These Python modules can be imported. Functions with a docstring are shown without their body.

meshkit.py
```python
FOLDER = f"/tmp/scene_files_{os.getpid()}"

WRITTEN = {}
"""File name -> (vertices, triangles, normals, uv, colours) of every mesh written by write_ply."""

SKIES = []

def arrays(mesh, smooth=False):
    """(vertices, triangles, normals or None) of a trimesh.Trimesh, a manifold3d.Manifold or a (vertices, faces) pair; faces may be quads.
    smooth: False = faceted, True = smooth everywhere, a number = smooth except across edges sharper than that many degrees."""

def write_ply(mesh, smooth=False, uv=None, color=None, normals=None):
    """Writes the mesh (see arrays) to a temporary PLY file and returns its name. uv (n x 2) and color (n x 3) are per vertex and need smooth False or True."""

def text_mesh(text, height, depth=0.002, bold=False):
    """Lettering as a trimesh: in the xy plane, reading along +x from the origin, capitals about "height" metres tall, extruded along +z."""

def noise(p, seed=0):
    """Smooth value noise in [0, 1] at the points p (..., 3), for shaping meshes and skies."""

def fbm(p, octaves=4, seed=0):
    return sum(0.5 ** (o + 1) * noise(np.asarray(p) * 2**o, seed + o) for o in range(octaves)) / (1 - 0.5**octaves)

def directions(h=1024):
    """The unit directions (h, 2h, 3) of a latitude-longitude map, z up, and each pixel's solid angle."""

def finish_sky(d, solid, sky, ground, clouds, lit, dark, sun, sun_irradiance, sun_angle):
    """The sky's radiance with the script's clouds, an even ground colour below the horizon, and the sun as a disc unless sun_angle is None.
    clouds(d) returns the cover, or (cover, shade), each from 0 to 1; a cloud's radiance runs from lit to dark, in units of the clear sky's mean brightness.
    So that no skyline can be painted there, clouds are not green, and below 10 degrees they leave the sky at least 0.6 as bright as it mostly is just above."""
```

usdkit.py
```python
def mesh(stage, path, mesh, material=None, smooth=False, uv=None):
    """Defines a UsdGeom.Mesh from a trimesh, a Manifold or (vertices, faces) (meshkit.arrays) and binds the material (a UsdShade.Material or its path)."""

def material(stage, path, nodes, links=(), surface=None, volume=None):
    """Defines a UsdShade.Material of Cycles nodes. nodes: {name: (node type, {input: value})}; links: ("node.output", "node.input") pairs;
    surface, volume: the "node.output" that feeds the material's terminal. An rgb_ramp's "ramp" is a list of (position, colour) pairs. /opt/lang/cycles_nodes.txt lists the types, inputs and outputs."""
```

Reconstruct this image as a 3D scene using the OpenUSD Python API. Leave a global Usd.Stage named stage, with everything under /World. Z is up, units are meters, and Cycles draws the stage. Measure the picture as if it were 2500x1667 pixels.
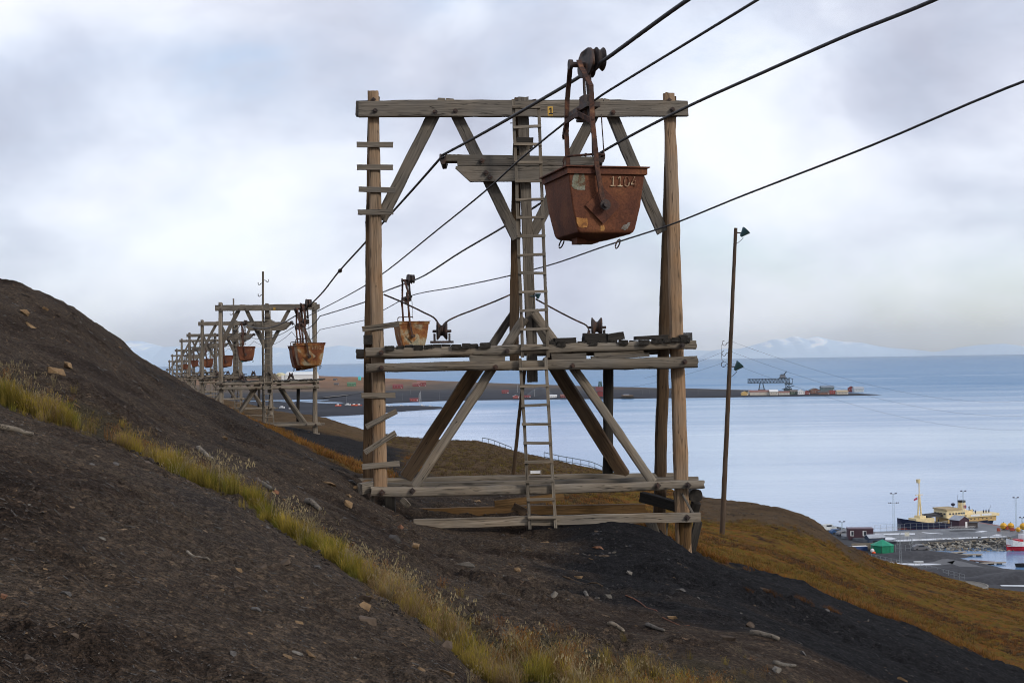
import math, random
import numpy as np, trimesh, manifold3d
from shapely.geometry import Polygon, box as sbox
from scipy.interpolate import RBFInterpolator
from scipy.ndimage import map_coordinates
from scipy.spatial import cKDTree
import usdkit, meshkit
from pxr import Usd, UsdGeom, UsdLux, UsdShade, Gf, Sdf, Vt

random.seed(7); RNG = np.random.default_rng(7)
stage = Usd.Stage.CreateInMemory()
UsdGeom.SetStageUpAxis(stage, 'Z'); UsdGeom.SetStageMetersPerUnit(stage, 1.0)
UsdGeom.Xform.Define(stage, '/World'); UsdGeom.Scope.Define(stage, '/World/Looks')

# ------------------------------------------------------------------ camera, sky, sun
PITCH, ROLL = math.radians(0.72), math.radians(0.8)
EYE = np.zeros(3)                       # the eye is the origin; the sea lies 62 m below
SEA = -62.0
FWD = np.array([0, math.cos(PITCH), math.sin(PITCH)]); UP0 = np.array([0, -math.sin(PITCH), math.cos(PITCH)]); RX = np.array([1., 0, 0])
RIGHT = math.cos(ROLL) * RX - math.sin(ROLL) * UP0
UPV = math.cos(ROLL) * UP0 + math.sin(ROLL) * RX
cam = UsdGeom.Camera.Define(stage, '/World/camera')
cam.CreateFocalLengthAttr(50.0); cam.CreateHorizontalApertureAttr(36.0); cam.CreateVerticalApertureAttr(36.0 * 682 / 1024)
cam.CreateClippingRangeAttr(Gf.Vec2f(0.1, 200000.0))
cam.CreateExposureAttr(EXPOSURE := 0.48)
M4 = Gf.Matrix4d(*[float(v) for v in (*RIGHT, 0, *UPV, 0, *(-FWD), 0, *EYE, 1)])
cam.AddTransformOp().Set(M4)

SUN_AZ, SUN_EL = math.radians(128), math.radians(27)     # azimuth from +Y towards +X: behind the camera, to the right
SUN_DIR = np.array([math.sin(SUN_AZ) * math.cos(SUN_EL), math.cos(SUN_AZ) * math.cos(SUN_EL), math.sin(SUN_EL)])
SKY_STRENGTH = 0.122
sky_nodes = {
    "tc": ("texture_coordinate", {}),
    "sky": ("sky_texture", {"sky_type": "single_scattering", "sun_disc": False, "sun_elevation": SUN_EL, "sun_rotation": SUN_AZ, "air_density": 1.0, "aerosol_density": 1.0, "ozone_density": 2.0}),
    "map": ("mapping", {"location": (4.2, 2.4, 0.7), "scale": (1.0, 1.0, 1.9)}),
    "n1": ("noise_texture", {"scale": 2.3, "detail": 7.0, "roughness": 0.55, "distortion": 0.4}),
    "n2": ("noise_texture", {"scale": 5.0, "detail": 6.0, "roughness": 0.5, "distortion": 0.2}),
    "off": ("mapping", {"location": (0.7, 4.2, 2.4), "scale": (1.0, 1.0, 1.7)}),
    "cover": ("rgb_ramp", {"ramp": [(0.0, (0.1,) * 3), (0.38, (0.3,) * 3), (0.5, (0.85,) * 3), (0.6, (1.0,) * 3)]}),
    "shade": ("rgb_ramp", {"ramp": [(0.3, (3.1, 3.3, 4.05)), (0.42, (4.05, 4.3, 5.1)), (0.52, (5.2, 5.45, 6.15)), (0.64, (6.2, 6.35, 6.8))]}),
    "mix": ("mix", {"mix_type": "mix"}),
    "bg": ("background_shader", {"strength": SKY_STRENGTH}),
}
sky_mat = usdkit.material(stage, '/World/Looks/sky_material', sky_nodes, [
    ("tc.generated", "map.vector"), ("map.vector", "n1.vector"), ("tc.generated", "off.vector"), ("off.vector", "n2.vector"),
    ("n1.fac", "cover.fac"), ("n2.fac", "shade.fac"), ("cover.color", "mix.fac"), ("sky.color", "mix.color1"), ("shade.color", "mix.color2"),
    ("mix.color", "bg.color")], surface="bg.background")
dome = UsdLux.DomeLight.Define(stage, '/World/sky'); dome.GetPrim().SetCustomDataByKey('kind', 'structure')
UsdShade.MaterialBindingAPI.Apply(dome.GetPrim()).Bind(sky_mat)
sun = UsdLux.DistantLight.Define(stage, '/World/sun')
sun.CreateIntensityAttr(0.4); sun.CreateAngleAttr(10.0); sun.CreateNormalizeAttr(True); sun.CreateColorAttr(Gf.Vec3f(1.0, 0.94, 0.86))
zax = SUN_DIR; xax = np.cross([0, 0, 1], zax); xax /= np.linalg.norm(xax); yax = np.cross(zax, xax)
sun.AddTransformOp().Set(Gf.Matrix4d(*[float(v) for v in (*xax, 0, *yax, 0, *zax, 0, 0, 0, 0, 1)]))

# ------------------------------------------------------------------ picture measurements -> places in the world
FPX, CX, CY = 2500 * 50 / 36.0, 1250.0, 833.5
DS = 2500 / 2352.0
def ray(x, y): return FWD + (x - CX) / FPX * RIGHT - (y - CY) / FPX * UPV
def at(x, y, depth): r = ray(x, y); return r * (depth / r[1])              # the point seen at x, y that lies "depth" metres ahead
def on_level(x, y, z): r = ray(x, y); return r * (z / r[2])                # ... that lies on the level z
TAN3 = math.tan(math.radians(3.0))
T1Y = 22.5; T1X = (1285 - CX) / FPX * T1Y
def p1(x, y, v=0.0):                                                      # ... in the frame plane of the first tower, v metres behind it
    r = ray(x, y); d = T1Y + v - TAN3 * T1X
    return r * (d / (r[1] - TAN3 * r[0]))

# ------------------------------------------------------------------ scene helpers
NAMES = {}
def numbered(parent, name):
    k = (str(parent), name); n = NAMES.get(k, 0); NAMES[k] = n + 1
    return f"{parent}/{name}" + (f"_{n:03d}" if n else "")
def path_of(p): return '/World' if p is None else str(p.GetPath())
def tag(o, label=None, cat=None, group=None, kind=None):
    for k, v in (('label', label), ('category', cat), ('group', group), ('kind', kind)):
        if v: o.SetCustomDataByKey(k, v)
    return o
def mat4(o, X, Y, Z): return Gf.Matrix4d(*[float(v) for v in (*X, 0, *Y, 0, *Z, 0, *o, 1)])
def obj(name, mesh, material, parent=None, xf=None, smooth=False):
    m = usdkit.mesh(stage, numbered(path_of(parent), name), mesh, material, smooth=smooth)
    if xf is not None: m.AddTransformOp().Set(xf)
    return m.GetPrim()
def thing(name, label, cat, loc=(0, 0, 0), rotz=0.0, group=None, parent=None):
    x = UsdGeom.Xform.Define(stage, numbered(path_of(parent), name))
    x.AddTranslateOp().Set(Gf.Vec3d(*map(float, loc)))
    if rotz: x.AddRotateZOp().Set(math.degrees(rotz))
    return tag(x.GetPrim(), label, cat, group)
def sub(name, parent): return UsdGeom.Xform.Define(stage, numbered(path_of(parent), name)).GetPrim()
def copy(root, loc, rotz, label, group=None, scale=None):
    was = root.GetCustomData()
    r = UsdGeom.Xform.Define(stage, numbered('/World', root.GetName().rstrip('_0123456789')))
    r.GetPrim().GetReferences().AddInternalReference(root.GetPath())
    r.ClearXformOpOrder()
    o = r.GetPrim()
    r.AddTransformOp(opSuffix='place').Set(Gf.Matrix4d(Gf.Matrix4d().SetRotate(Gf.Rotation(Gf.Vec3d(0, 0, 1), math.degrees(rotz))) * Gf.Matrix4d().SetTranslate(Gf.Vec3d(*map(float, loc)))) if scale is None else
        Gf.Matrix4d().SetScale(Gf.Vec3d(*map(float, scale))) * Gf.Matrix4d().SetRotate(Gf.Rotation(Gf.Vec3d(0, 0, 1), math.degrees(rotz))) * Gf.Matrix4d().SetTranslate(Gf.Vec3d(*map(float, loc))))
    o.SetInstanceable(True)
    return tag(o, label, was.get('category'), group or was.get('group'))
def bx(cx, cy, cz, sx, sy, sz, rz=0):
    b = trimesh.creation.box((sx, sy, sz))
    if rz: b.apply_transform(trimesh.transformations.rotation_matrix(rz, [0, 0, 1]))
    b.apply_translation((cx, cy, cz)); return b
def bz(x0, x1, y0, y1, z0, z1): return bx((x0 + x1) / 2, (y0 + y1) / 2, (z0 + z1) / 2, x1 - x0, y1 - y0, z1 - z0)
def cat(*m):
    l = []
    for a in m: l += a if isinstance(a, list) else [a]
    return trimesh.util.concatenate(l)
def tube(pts, rad, n=8, closed=False):
    pts = np.asarray(pts, float); rad = np.broadcast_to(rad, len(pts))
    t = np.gradient(pts, axis=0); t /= np.linalg.norm(t, axis=1, keepdims=True)
    a = np.cross(t, [0, 0, 1.0]); bad = np.linalg.norm(a, axis=1) < 1e-3; a[bad] = np.cross(t[bad], [1.0, 0, 0])
    a /= np.linalg.norm(a, axis=1, keepdims=True); b = np.cross(t, a)
    th = np.arange(n) * 2 * np.pi / n
    v = pts[:, None] + rad[:, None, None] * (np.cos(th)[None, :, None] * a[:, None] + np.sin(th)[None, :, None] * b[:, None])
    k = len(pts); i, j = np.meshgrid(np.arange(k - 1), np.arange(n), indexing='ij'); i, j = i.ravel(), j.ravel(); j2 = (j + 1) % n
    f = np.vstack([np.stack([i * n + j, (i + 1) * n + j, (i + 1) * n + j2], 1), np.stack([i * n + j, (i + 1) * n + j2, i * n + j2], 1)])
    V = np.vstack([v.reshape(-1, 3), pts[:1], pts[-1:]]); c0, c1 = k * n, k * n + 1; jj = np.arange(n)
    f = np.vstack([f, np.stack([np.full(n, c0), jj, (jj + 1) % n], 1), np.stack([np.full(n, c1), (k - 1) * n + (jj + 1) % n, (k - 1) * n + jj], 1)])
    m = trimesh.Trimesh(V, f, process=False); return m
def seg(p, q, r, n=6): return tube([p, q], r, n)
def cyl(c, r, h, axis='z', n=16):
    m = trimesh.creation.cylinder(radius=r, height=h, sections=n)
    if axis == 'x': m.apply_transform(trimesh.transformations.rotation_matrix(np.pi / 2, [0, 1, 0]))
    if axis == 'y': m.apply_transform(trimesh.transformations.rotation_matrix(np.pi / 2, [1, 0, 0]))
    m.apply_translation(c); return m
def lathe(prof, n=24): return trimesh.creation.revolve(np.array(prof, float), sections=n)
def smooth_path(pts, n=24):
    pts = np.asarray(pts, float); s = np.r_[0, np.cumsum(np.linalg.norm(np.diff(pts, axis=0), axis=1))]
    from scipy.interpolate import PchipInterpolator
    return PchipInterpolator(s, pts)(np.linspace(0, s[-1], n))
def timber(L, w, h, round_=0.0, taper=1.0, rough=1.0, seed=0, nseg=None, bow=0.0):
    """A hewn timber along +x: section w (local y) by h (local z), corners rounded by round_ (0 sawn .. 1 log), uneven along its length."""
    rng = np.random.default_rng(seed)
    k = 16 if round_ > 0.3 else 12
    if round_ > 0.3: th = np.arange(k) * 2 * np.pi / k
    else:
        a, c = 0.5, 0.06
        sec0 = []
        for sx, sy, fl in ((1, 1, 0), (-1, 1, 1), (-1, -1, 0), (1, -1, 1)):
            q = [(sx * a, sy * (a - c)), (sx * (a - c * .35), sy * (a - c * .35)), (sx * (a - c), sy * a)]
            sec0 += q if not fl else q[::-1]
        sec0 = np.array(sec0)
    if round_ > 0.3:
        e = 2 + (1 - round_) * 3
        c, s = np.cos(th), np.sin(th)
        sec0 = 0.5 * np.stack([np.sign(c) * np.abs(c) ** (2 / e), np.sign(s) * np.abs(s) ** (2 / e)], 1)
    n = nseg or max(2, int(L / 0.22) + 1)
    x = np.linspace(0, L, n)
    sc = np.linspace(1, taper, n) * (1 + 0.018 * rough * rng.standard_normal(n))
    off = np.cumsum(rng.standard_normal((n, 2)), 0) * 0.0035 * rough; off -= np.outer(np.linspace(0, 1, n), off[-1])
    off[:, 1] += bow * np.sin(np.pi * x / L)
    V = np.zeros((n, k, 3)); V[..., 0] = x[:, None]
    V[0, :, 0] += rng.uniform(-.01, .01, k) * rough; V[-1, :, 0] += rng.uniform(-.01, .01, k) * rough
    jit = 1 + 0.02 * rough * rng.standard_normal((n, k))
    V[..., 1] = sec0[None, :, 0] * w * sc[:, None] * jit + off[:, :1]; V[..., 2] = sec0[None, :, 1] * h * sc[:, None] * jit + off[:, 1:]
    i, j = np.meshgrid(np.arange(n - 1), np.arange(k), indexing='ij'); i, j = i.ravel(), j.ravel(); j2 = (j + 1) % k
    f = [np.stack([i * k + j, (i + 1) * k + j, (i + 1) * k + j2], 1), np.stack([i * k + j, (i + 1) * k + j2, i * k + j2], 1)]
    f = [q[:, ::-1] for q in f]
    pts = V.reshape(-1, 3); c0, c1 = len(pts), len(pts) + 1
    pts = np.vstack([pts, V[0].mean(0), V[-1].mean(0)]); jj = np.arange(k)
    f += [np.stack([np.full(k, c0), (jj + 1) % k, jj], 1), np.stack([np.full(k, c1), (n - 1) * k + jj, (n - 1) * k + (jj + 1) % k], 1)]
    m = trimesh.Trimesh(pts, np.vstack(f), process=False)
    if m.volume < 0: m.invert()
    return m
SEED = [0]
def beam(name, p, q, w, h, material, parent, up=(0, 1, 0), round_=0.0, taper=1.0, rough=1.0, ext=0.0, label=None, bow=0.0):
    """A timber from p to q (parent coordinates). w is measured across, in the plane normal to up; h along up."""
    p, q = np.asarray(p, float), np.asarray(q, float); X = q - p; L = np.linalg.norm(X); X = X / L
    p = p - X * ext; L += 2 * ext
    Z = np.asarray(up, float) - np.dot(up, X) * X; Z /= np.linalg.norm(Z); Y = np.cross(Z, X)
    SEED[0] += 1
    o = obj(name, timber(L, w, h, round_, taper, rough, SEED[0], bow=bow), material, parent, mat4(p, X, Y, Z), smooth=40 if round_ > .3 else False)
    if label: tag(o, label)
    return o

# ------------------------------------------------------------------ materials
LK = '/World/Looks/'
def wood(name, c0, c1, c2, crack=0.5, rough=0.85, fine=1.0, grey=(0.2, 0.18, 0.155)):
    return usdkit.material(stage, LK + name, {
        "tc": ("texture_coordinate", {}), "oi": ("object_info", {}), "ro": ("math", {"math_type": "multiply", "value2": 37.0}), "rv": ("combine_xyz", {}),
        "add": ("vector_math", {"math_type": "add"}),
        "m1": ("mapping", {"scale": (0.55, 7.0, 7.0)}), "n1": ("noise_texture", {"scale": 1.6, "detail": 5.0, "roughness": 0.6, "distortion": 0.7}),
        "m2": ("mapping", {"scale": (1.6, 64.0, 64.0)}), "n2": ("noise_texture", {"scale": 1.0, "detail": 4.0, "roughness": 0.65, "distortion": 0.35}),
        "m3": ("mapping", {"scale": (0.35, 13.0, 13.0)}), "n3": ("noise_texture", {"scale": 1.3, "detail": 3.0, "roughness": 0.5, "distortion": 0.5}),
        "n4": ("noise_texture", {"scale": 1.7, "detail": 3.0, "roughness": 0.5}),
        "r1": ("rgb_ramp", {"ramp": [(0.22, c0), (0.5, c1), (0.75, c2)]}),
        "r2": ("rgb_ramp", {"ramp": [(0.28, (0.6,) * 3), (0.5, (0.95,) * 3), (0.72, (1.2,) * 3)]}),
        "r3": ("rgb_ramp", {"ramp": [(0.0, (1.0,) * 3), (0.488, (1.0,) * 3), (0.497, (1 - crack,) * 3), (0.502, (1 - crack,) * 3), (0.511, (1.0,) * 3)]}),
        "r4": ("rgb_ramp", {"ramp": [(0.35, (0.0,) * 3), (0.65, (0.75,) * 3)]}),
        "vo": ("voronoi_texture", {"scale": 1.0, "randomness": 1.0}), "m5": ("mapping", {"scale": (1.1, 4.5, 4.5)}),
        "r5": ("rgb_ramp", {"ramp": [(0.0, (0.25,) * 3), (0.07, (0.45,) * 3), (0.13, (1.0,) * 3)]}),
        "vr": ("map_range", {"from_min": 0.0, "from_max": 1.0, "to_min": 0.78, "to_max": 1.2}),
        "x1": ("mix", {"mix_type": "multiply", "fac": 1.0}), "x2": ("mix", {"mix_type": "multiply", "fac": 1.0}), "x3": ("mix", {"mix_type": "multiply", "fac": 1.0}),
        "xg": ("mix", {"mix_type": "mix", "color2": grey}), "x5": ("mix", {"mix_type": "multiply", "fac": 0.85}),
        "bm": ("math", {"math_type": "multiply"}), "bump": ("bump", {"strength": 0.75, "distance": 0.012}),
        "p": ("principled_bsdf", {"roughness": rough, "specular_ior_level": 0.25}),
    }, [("oi.random", "ro.value1"), ("ro.value", "rv.x"), ("ro.value", "rv.y"), ("tc.object", "add.vector1"), ("rv.vector", "add.vector2"),
        ("add.vector", "m1.vector"), ("m1.vector", "n1.vector"), ("add.vector", "m2.vector"), ("m2.vector", "n2.vector"), ("add.vector", "m3.vector"), ("m3.vector", "n3.vector"),
        ("add.vector", "n4.vector"), ("add.vector", "m5.vector"), ("m5.vector", "vo.vector"), ("vo.distance", "r5.fac"),
        ("n1.fac", "r1.fac"), ("n2.fac", "r2.fac"), ("n3.fac", "r3.fac"), ("n4.fac", "r4.fac"), ("r4.color", "xg.fac"), ("r1.color", "xg.color1"),
        ("xg.color", "x1.color1"), ("r2.color", "x1.color2"), ("x1.color", "x2.color1"), ("r3.color", "x2.color2"), ("oi.random", "vr.value"), ("x2.color", "x3.color1"), ("vr.result", "x3.color2"),
        ("x3.color", "x5.color1"), ("r5.color", "x5.color2"),
        ("n2.fac", "bm.value1"), ("r3.color", "bm.value2"), ("bm.value", "bump.height"), ("bump.normal", "p.normal"), ("x5.color", "p.base_color")], surface="p.BSDF")
W_TAN = wood('tan_timber', (0.15, 0.088, 0.045), (0.27, 0.165, 0.09), (0.38, 0.255, 0.155), 0.75, grey=(0.24, 0.18, 0.125))
W_GREY = wood('weathered_timber', (0.075, 0.06, 0.044), (0.14, 0.115, 0.088), (0.215, 0.183, 0.145), 0.8, grey=(0.115, 0.104, 0.09))
W_BROWN = wood('brown_timber', (0.04, 0.022, 0.01), (0.088, 0.051, 0.025), (0.145, 0.092, 0.05), 0.7, grey=(0.09, 0.062, 0.04))
W_POLE = wood('pole_timber', (0.028, 0.016, 0.009), (0.062, 0.037, 0.021), (0.1, 0.064, 0.038), 0.6, grey=(0.06, 0.045, 0.034))
W_DARK = wood('tarred_timber', (0.01, 0.009, 0.008), (0.026, 0.022, 0.018), (0.06, 0.05, 0.04), 0.6, grey=(0.03, 0.026, 0.022))
W_PALE = wood('pale_log', (0.085, 0.066, 0.046), (0.185, 0.146, 0.104), (0.3, 0.25, 0.19), 0.85, grey=(0.16, 0.143, 0.12))
W_ORANGE = wood('wet_orange_timber', (0.06, 0.031, 0.011), (0.125, 0.066, 0.021), (0.2, 0.115, 0.043), 0.6, grey=(0.1, 0.06, 0.028))

def noisy(name, stops, scale=6.0, detail=8.0, scale2=40.0, rough=0.8, bump=0.4, metallic=0.0, coords='object', spec=0.3, dist=0.01, fine=(0.7, 1.25)):
    return usdkit.material(stage, LK + name, {
        "tc": ("texture_coordinate", {}), "g": ("geometry", {}), "oi": ("object_info", {}), "ro": ("math", {"math_type": "multiply", "value2": 19.0}), "add": ("vector_math", {"math_type": "add"}), "rv": ("combine_xyz", {}),
        "n1": ("noise_texture", {"scale": scale, "detail": detail, "roughness": 0.62, "distortion": 0.5}), "n2": ("noise_texture", {"scale": scale2, "detail": 4.0, "roughness": 0.6}),
        "r1": ("rgb_ramp", {"ramp": stops}), "r2": ("rgb_ramp", {"ramp": [(0.3, (fine[0],) * 3), (0.7, (fine[1],) * 3)]}),
        "x": ("mix", {"mix_type": "multiply", "fac": 1.0}), "bump": ("bump", {"strength": bump, "distance": dist}),
        "p": ("principled_bsdf", {"roughness": rough, "metallic": metallic, "specular_ior_level": spec})},
        [("tc.object" if coords == 'object' else "g.position", "add.vector1"), ("oi.random", "ro.value1"), ("ro.value", "rv.x"), ("rv.vector", "add.vector2"), ("add.vector", "n1.vector"), ("add.vector", "n2.vector"), ("n1.fac", "r1.fac"), ("n2.fac", "r2.fac"), ("r1.color", "x.color1"), ("r2.color", "x.color2"),
         ("x.color", "p.base_color"), ("n2.fac", "bump.height"), ("bump.normal", "p.normal")], surface="p.BSDF")
RUST = noisy('rusty_steel', [(0.25, (0.04, 0.016, 0.012)), (0.42, (0.082, 0.027, 0.014)), (0.56, (0.125, 0.042, 0.018)), (0.7, (0.175, 0.066, 0.026)), (0.82, (0.1, 0.042, 0.026))], 2.2, 8, 46)
RUST_PALE = noisy('flaking_rusty_steel', [(0.28, (0.08, 0.026, 0.012)), (0.42, (0.16, 0.05, 0.017)), (0.52, (0.24, 0.105, 0.03)), (0.6, (0.3, 0.25, 0.16)), (0.72, (0.22, 0.21, 0.15)), (0.82, (0.12, 0.05, 0.02))], 2.6, 8, 30)
IRON = noisy('dark_iron', [(0.3, (0.016, 0.013, 0.013)), (0.5, (0.04, 0.028, 0.024)), (0.65, (0.085, 0.04, 0.024)), (0.8, (0.05, 0.035, 0.03))], 8, 8, 60, rough=0.62)
ARM = noisy('rusted_strap_iron', [(0.3, (0.022, 0.015, 0.013)), (0.5, (0.055, 0.026, 0.018)), (0.63, (0.11, 0.045, 0.023)), (0.75, (0.24, 0.13, 0.065))], 9, 8, 60)
CABLE = usdkit.material(stage, LK + 'steel_cable', {"g": ("geometry", {}), "w": ("noise_texture", {"scale": 30.0, "detail": 2.0}), "r": ("rgb_ramp", {"ramp": [(0.3, (0.012, 0.012, 0.014)), (0.7, (0.045, 0.042, 0.042))]}),
    "p": ("principled_bsdf", {"roughness": 0.6, "specular_ior_level": 0.3})}, [("g.position", "w.vector"), ("w.fac", "r.fac"), ("r.color", "p.base_color")], surface="p.BSDF")
PLAIN = {}
def plain(name, c, rough=0.7, var=0.18, scale=1.5):
    if name not in PLAIN:
        c = np.array(c, float)
        PLAIN[name] = noisy(name, [(0.3, tuple(c * (1 - var))), (0.7, tuple(np.minimum(c * (1 + var), 0.9)))], scale, 5, scale * 9, rough=rough, bump=0.1, fine=(0.86, 1.1))
    return PLAIN[name]
PAINT = noisy('faded_white_paint', [(0.44, (0.13, 0.05, 0.025)), (0.54, (0.33, 0.23, 0.14)), (0.7, (0.5, 0.4, 0.26))], 14, 6, 60)
# ------------------------------------------------------------------ the hillside
# (x, y) as measured on a 2352 px wide print of the view, with the distance ahead in metres: surveyed points of the slope
SURVEY = [
 # crest of the near bank and the gully behind it
 (0,915,10.1),(170,972,10.2),(330,1040,10.1),(440,1098,9.9),(560,1152,9.6),(640,1215,9.2),(760,1290,8.6),(900,1380,8.1),(1010,1450,7.7),(1140,1568,7.0),
 (0,906,11.2),(170,962,11.4),(330,1030,11.3),(440,1088,11.1),(560,1142,10.8),(640,1205,10.3),(760,1280,9.7),(900,1370,9.2),(1010,1438,8.8),(1140,1535,8.2),
 # the far side of the gully, up to the skyline of the spoil heap
 (0,850,13),(0,760,20),(0,640,28),(90,662,29),(160,700,30),(250,780,33),(330,840,35),(400,873,36),(470,915,35),(560,965,32),(640,1010,29.5),(700,1040,28),(830,1105,24.5),
 (200,880,14),(200,820,22),(330,980,13.5),(330,920,21),(440,1010,15),(450,960,24),(560,1090,13),(560,1035,20),(700,1150,13.5),(700,1095,20),(800,1230,11.5),(800,1170,16.5),(800,1130,21),
 (1000,1370,9.8),(1000,1290,14),(1000,1225,20),(1000,1206,21.8),(1000,1170,24.5),(1000,1135,30),(1000,1070,50),(1000,1009,105),
 (1200,1480,8.4),(1200,1400,10.6),(1200,1300,16),(1200,1222,21.5),(1200,1180,24.5),(1200,1150,28),(1200,1105,40),(1200,1075,60),(1200,1040,110),
 (1400,1568,7.6),(1400,1450,10.8),(1400,1350,15),(1400,1262,19.5),(1400,1206,21.9),(1400,1204,25),(1400,1180,32),(1400,1150,48),(1400,1084,110),
 (1500,1222,22.1),(1500,1220,25.5),(1500,1192,36),
 (1600,1568,7.9),(1600,1450,11.4),(1600,1350,16.5),(1600,1272,22.4),(1600,1268,26),(1600,1240,37),(1600,1197,58),(1610,1141,84),
 (1800,1568,9.2),(1800,1450,14.2),(1800,1385,18.5),(1800,1330,23.4),(1800,1326,27.5),(1800,1292,37),(1800,1232,56),(1790,1166,70),(1700,1150,74),(1720,1212,58),
 (1870,1192,68),(1940,1250,64),(1900,1260,58),
 (2000,1568,12.2),(2000,1490,17),(2000,1412,23.8),(2000,1408,28.5),(2000,1372,38),(2000,1318,58),(2000,1280,74),
 (2150,1568,16),(2150,1520,19.5),(2150,1472,24),(2150,1467,29),(2150,1425,38),(2150,1362,60),(2150,1318,80),
 (2352,1600,20.5),(2352,1552,24),(2352,1545,29),(2352,1475,40),(2352,1405,64),(2352,1360,85),
 (2700,1720,22),(2700,1640,27),(2700,1560,42),(2700,1430,85),
 # the bench and the brown flank beyond the heap, down the cableway
 (830,1075,48),(830,1032,62),(760,1040,48),(700,1010,58),(722,996,73),(617,976,73),(560,962,74),(835,1010,80),(900,1040,66),
 (735,957,100),(830,986,100),(900,1000,102),(1100,1013,108),(1300,1062,112),(629,942,110),(560,925,112),(735,972,86),(547,955,100),(500,945,101),(420,915,134),(400,900,170),(440,912,112),
 (0,812,36),(0,860,50),(0,880,75),(250,850,42),(250,890,60),(330,872,43),(330,896,60),(400,900,44),(400,905,62),(470,935,42),(480,945,58),(560,975,42),(560,968,58),(640,1012,38),(640,992,56),(0,900,120),(250,905,110),(330,908,110),(250,895,200),(380,893,240),(370,890,330),(200,890,330),
]
def polar(P): return math.atan2(P[0], P[1]), math.hypot(P[0], P[1]), P[2]
pts, val = [], []
for x, y, d in SURVEY:
    a, r, z = polar(at(x * DS, y * DS, d)); pts.append((a, math.log(r))); val.append(z / r)
# the brow where the flank breaks off and falls to the shore
BROW = [(-400,880,345),(0,888,345),(300,894,345),(400,900,330),(480,912,150),(560,925,112),(629,942,110),(735,957,100),(830,986,100),(900,1000,102),(1000,1010,105),(1100,1013,108),(1200,1040,110),(1300,1062,112),(1400,1084,110),(1500,1113,98),(1610,1141,84),(1700,1150,76),(1790,1166,71),(1870,1192,68),(1940,1250,66),(2000,1280,74),(2075,1298,77),(2150,1318,80),(2250,1347,83),(2352,1360,85),(2450,1385,85),(2700,1450,85)]
BP = [polar(at(x * DS, y * DS, d)) for x, y, d in BROW]; BA = np.array([p[0] for p in BP]); BR = np.array([p[1] for p in BP]); BT = np.array([p[2] / p[1] for p in BP])
PLANE = lambda a, r: np.clip((-1.6 - 0.38 * r * np.sin(a)) / r, -0.9, 0.9)
for a in np.radians([-75, -50, -30, -21, -15, -10, -5, 0, 5, 10, 15, 20, 30, 50, 75]):
    for r in (1.2, 2.2, 3.6, 5.0, 6.4):
        if not (a > 0 and r > 4.5): pts.append((a, math.log(r))); val.append(float(PLANE(a, r)))
for a in np.radians([-75, -50, -32]):
    for r, z in ((10, 2.0), (20, 5.0), (40, 9.0), (90, 12.0), (300, 10.0), (420, 0.0)): pts.append((a, math.log(r))); val.append(z / r)
for a in np.radians([32, 50, 75]):
    for r, z in ((10, -4.2), (20, -6.8), (40, -13.0), (90, -22.0)): pts.append((a, math.log(r))); val.append(z / r)
for a in np.radians([5, 10, 15, 20]):
    pts.append((a, math.log(5.5))); val.append(float(PLANE(a, 5.5)) * 1.0)
pts = np.array(pts); val = np.array(val)
_, keep = np.unique(np.round(pts, 3), axis=0, return_index=True); pts, val = pts[keep], val[keep]
SC = np.array([1.0, 0.22])
rbf = RBFInterpolator(pts * SC, val, kernel='thin_plate_spline', smoothing=2e-6)
NA, NR = 1080, 860
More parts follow.
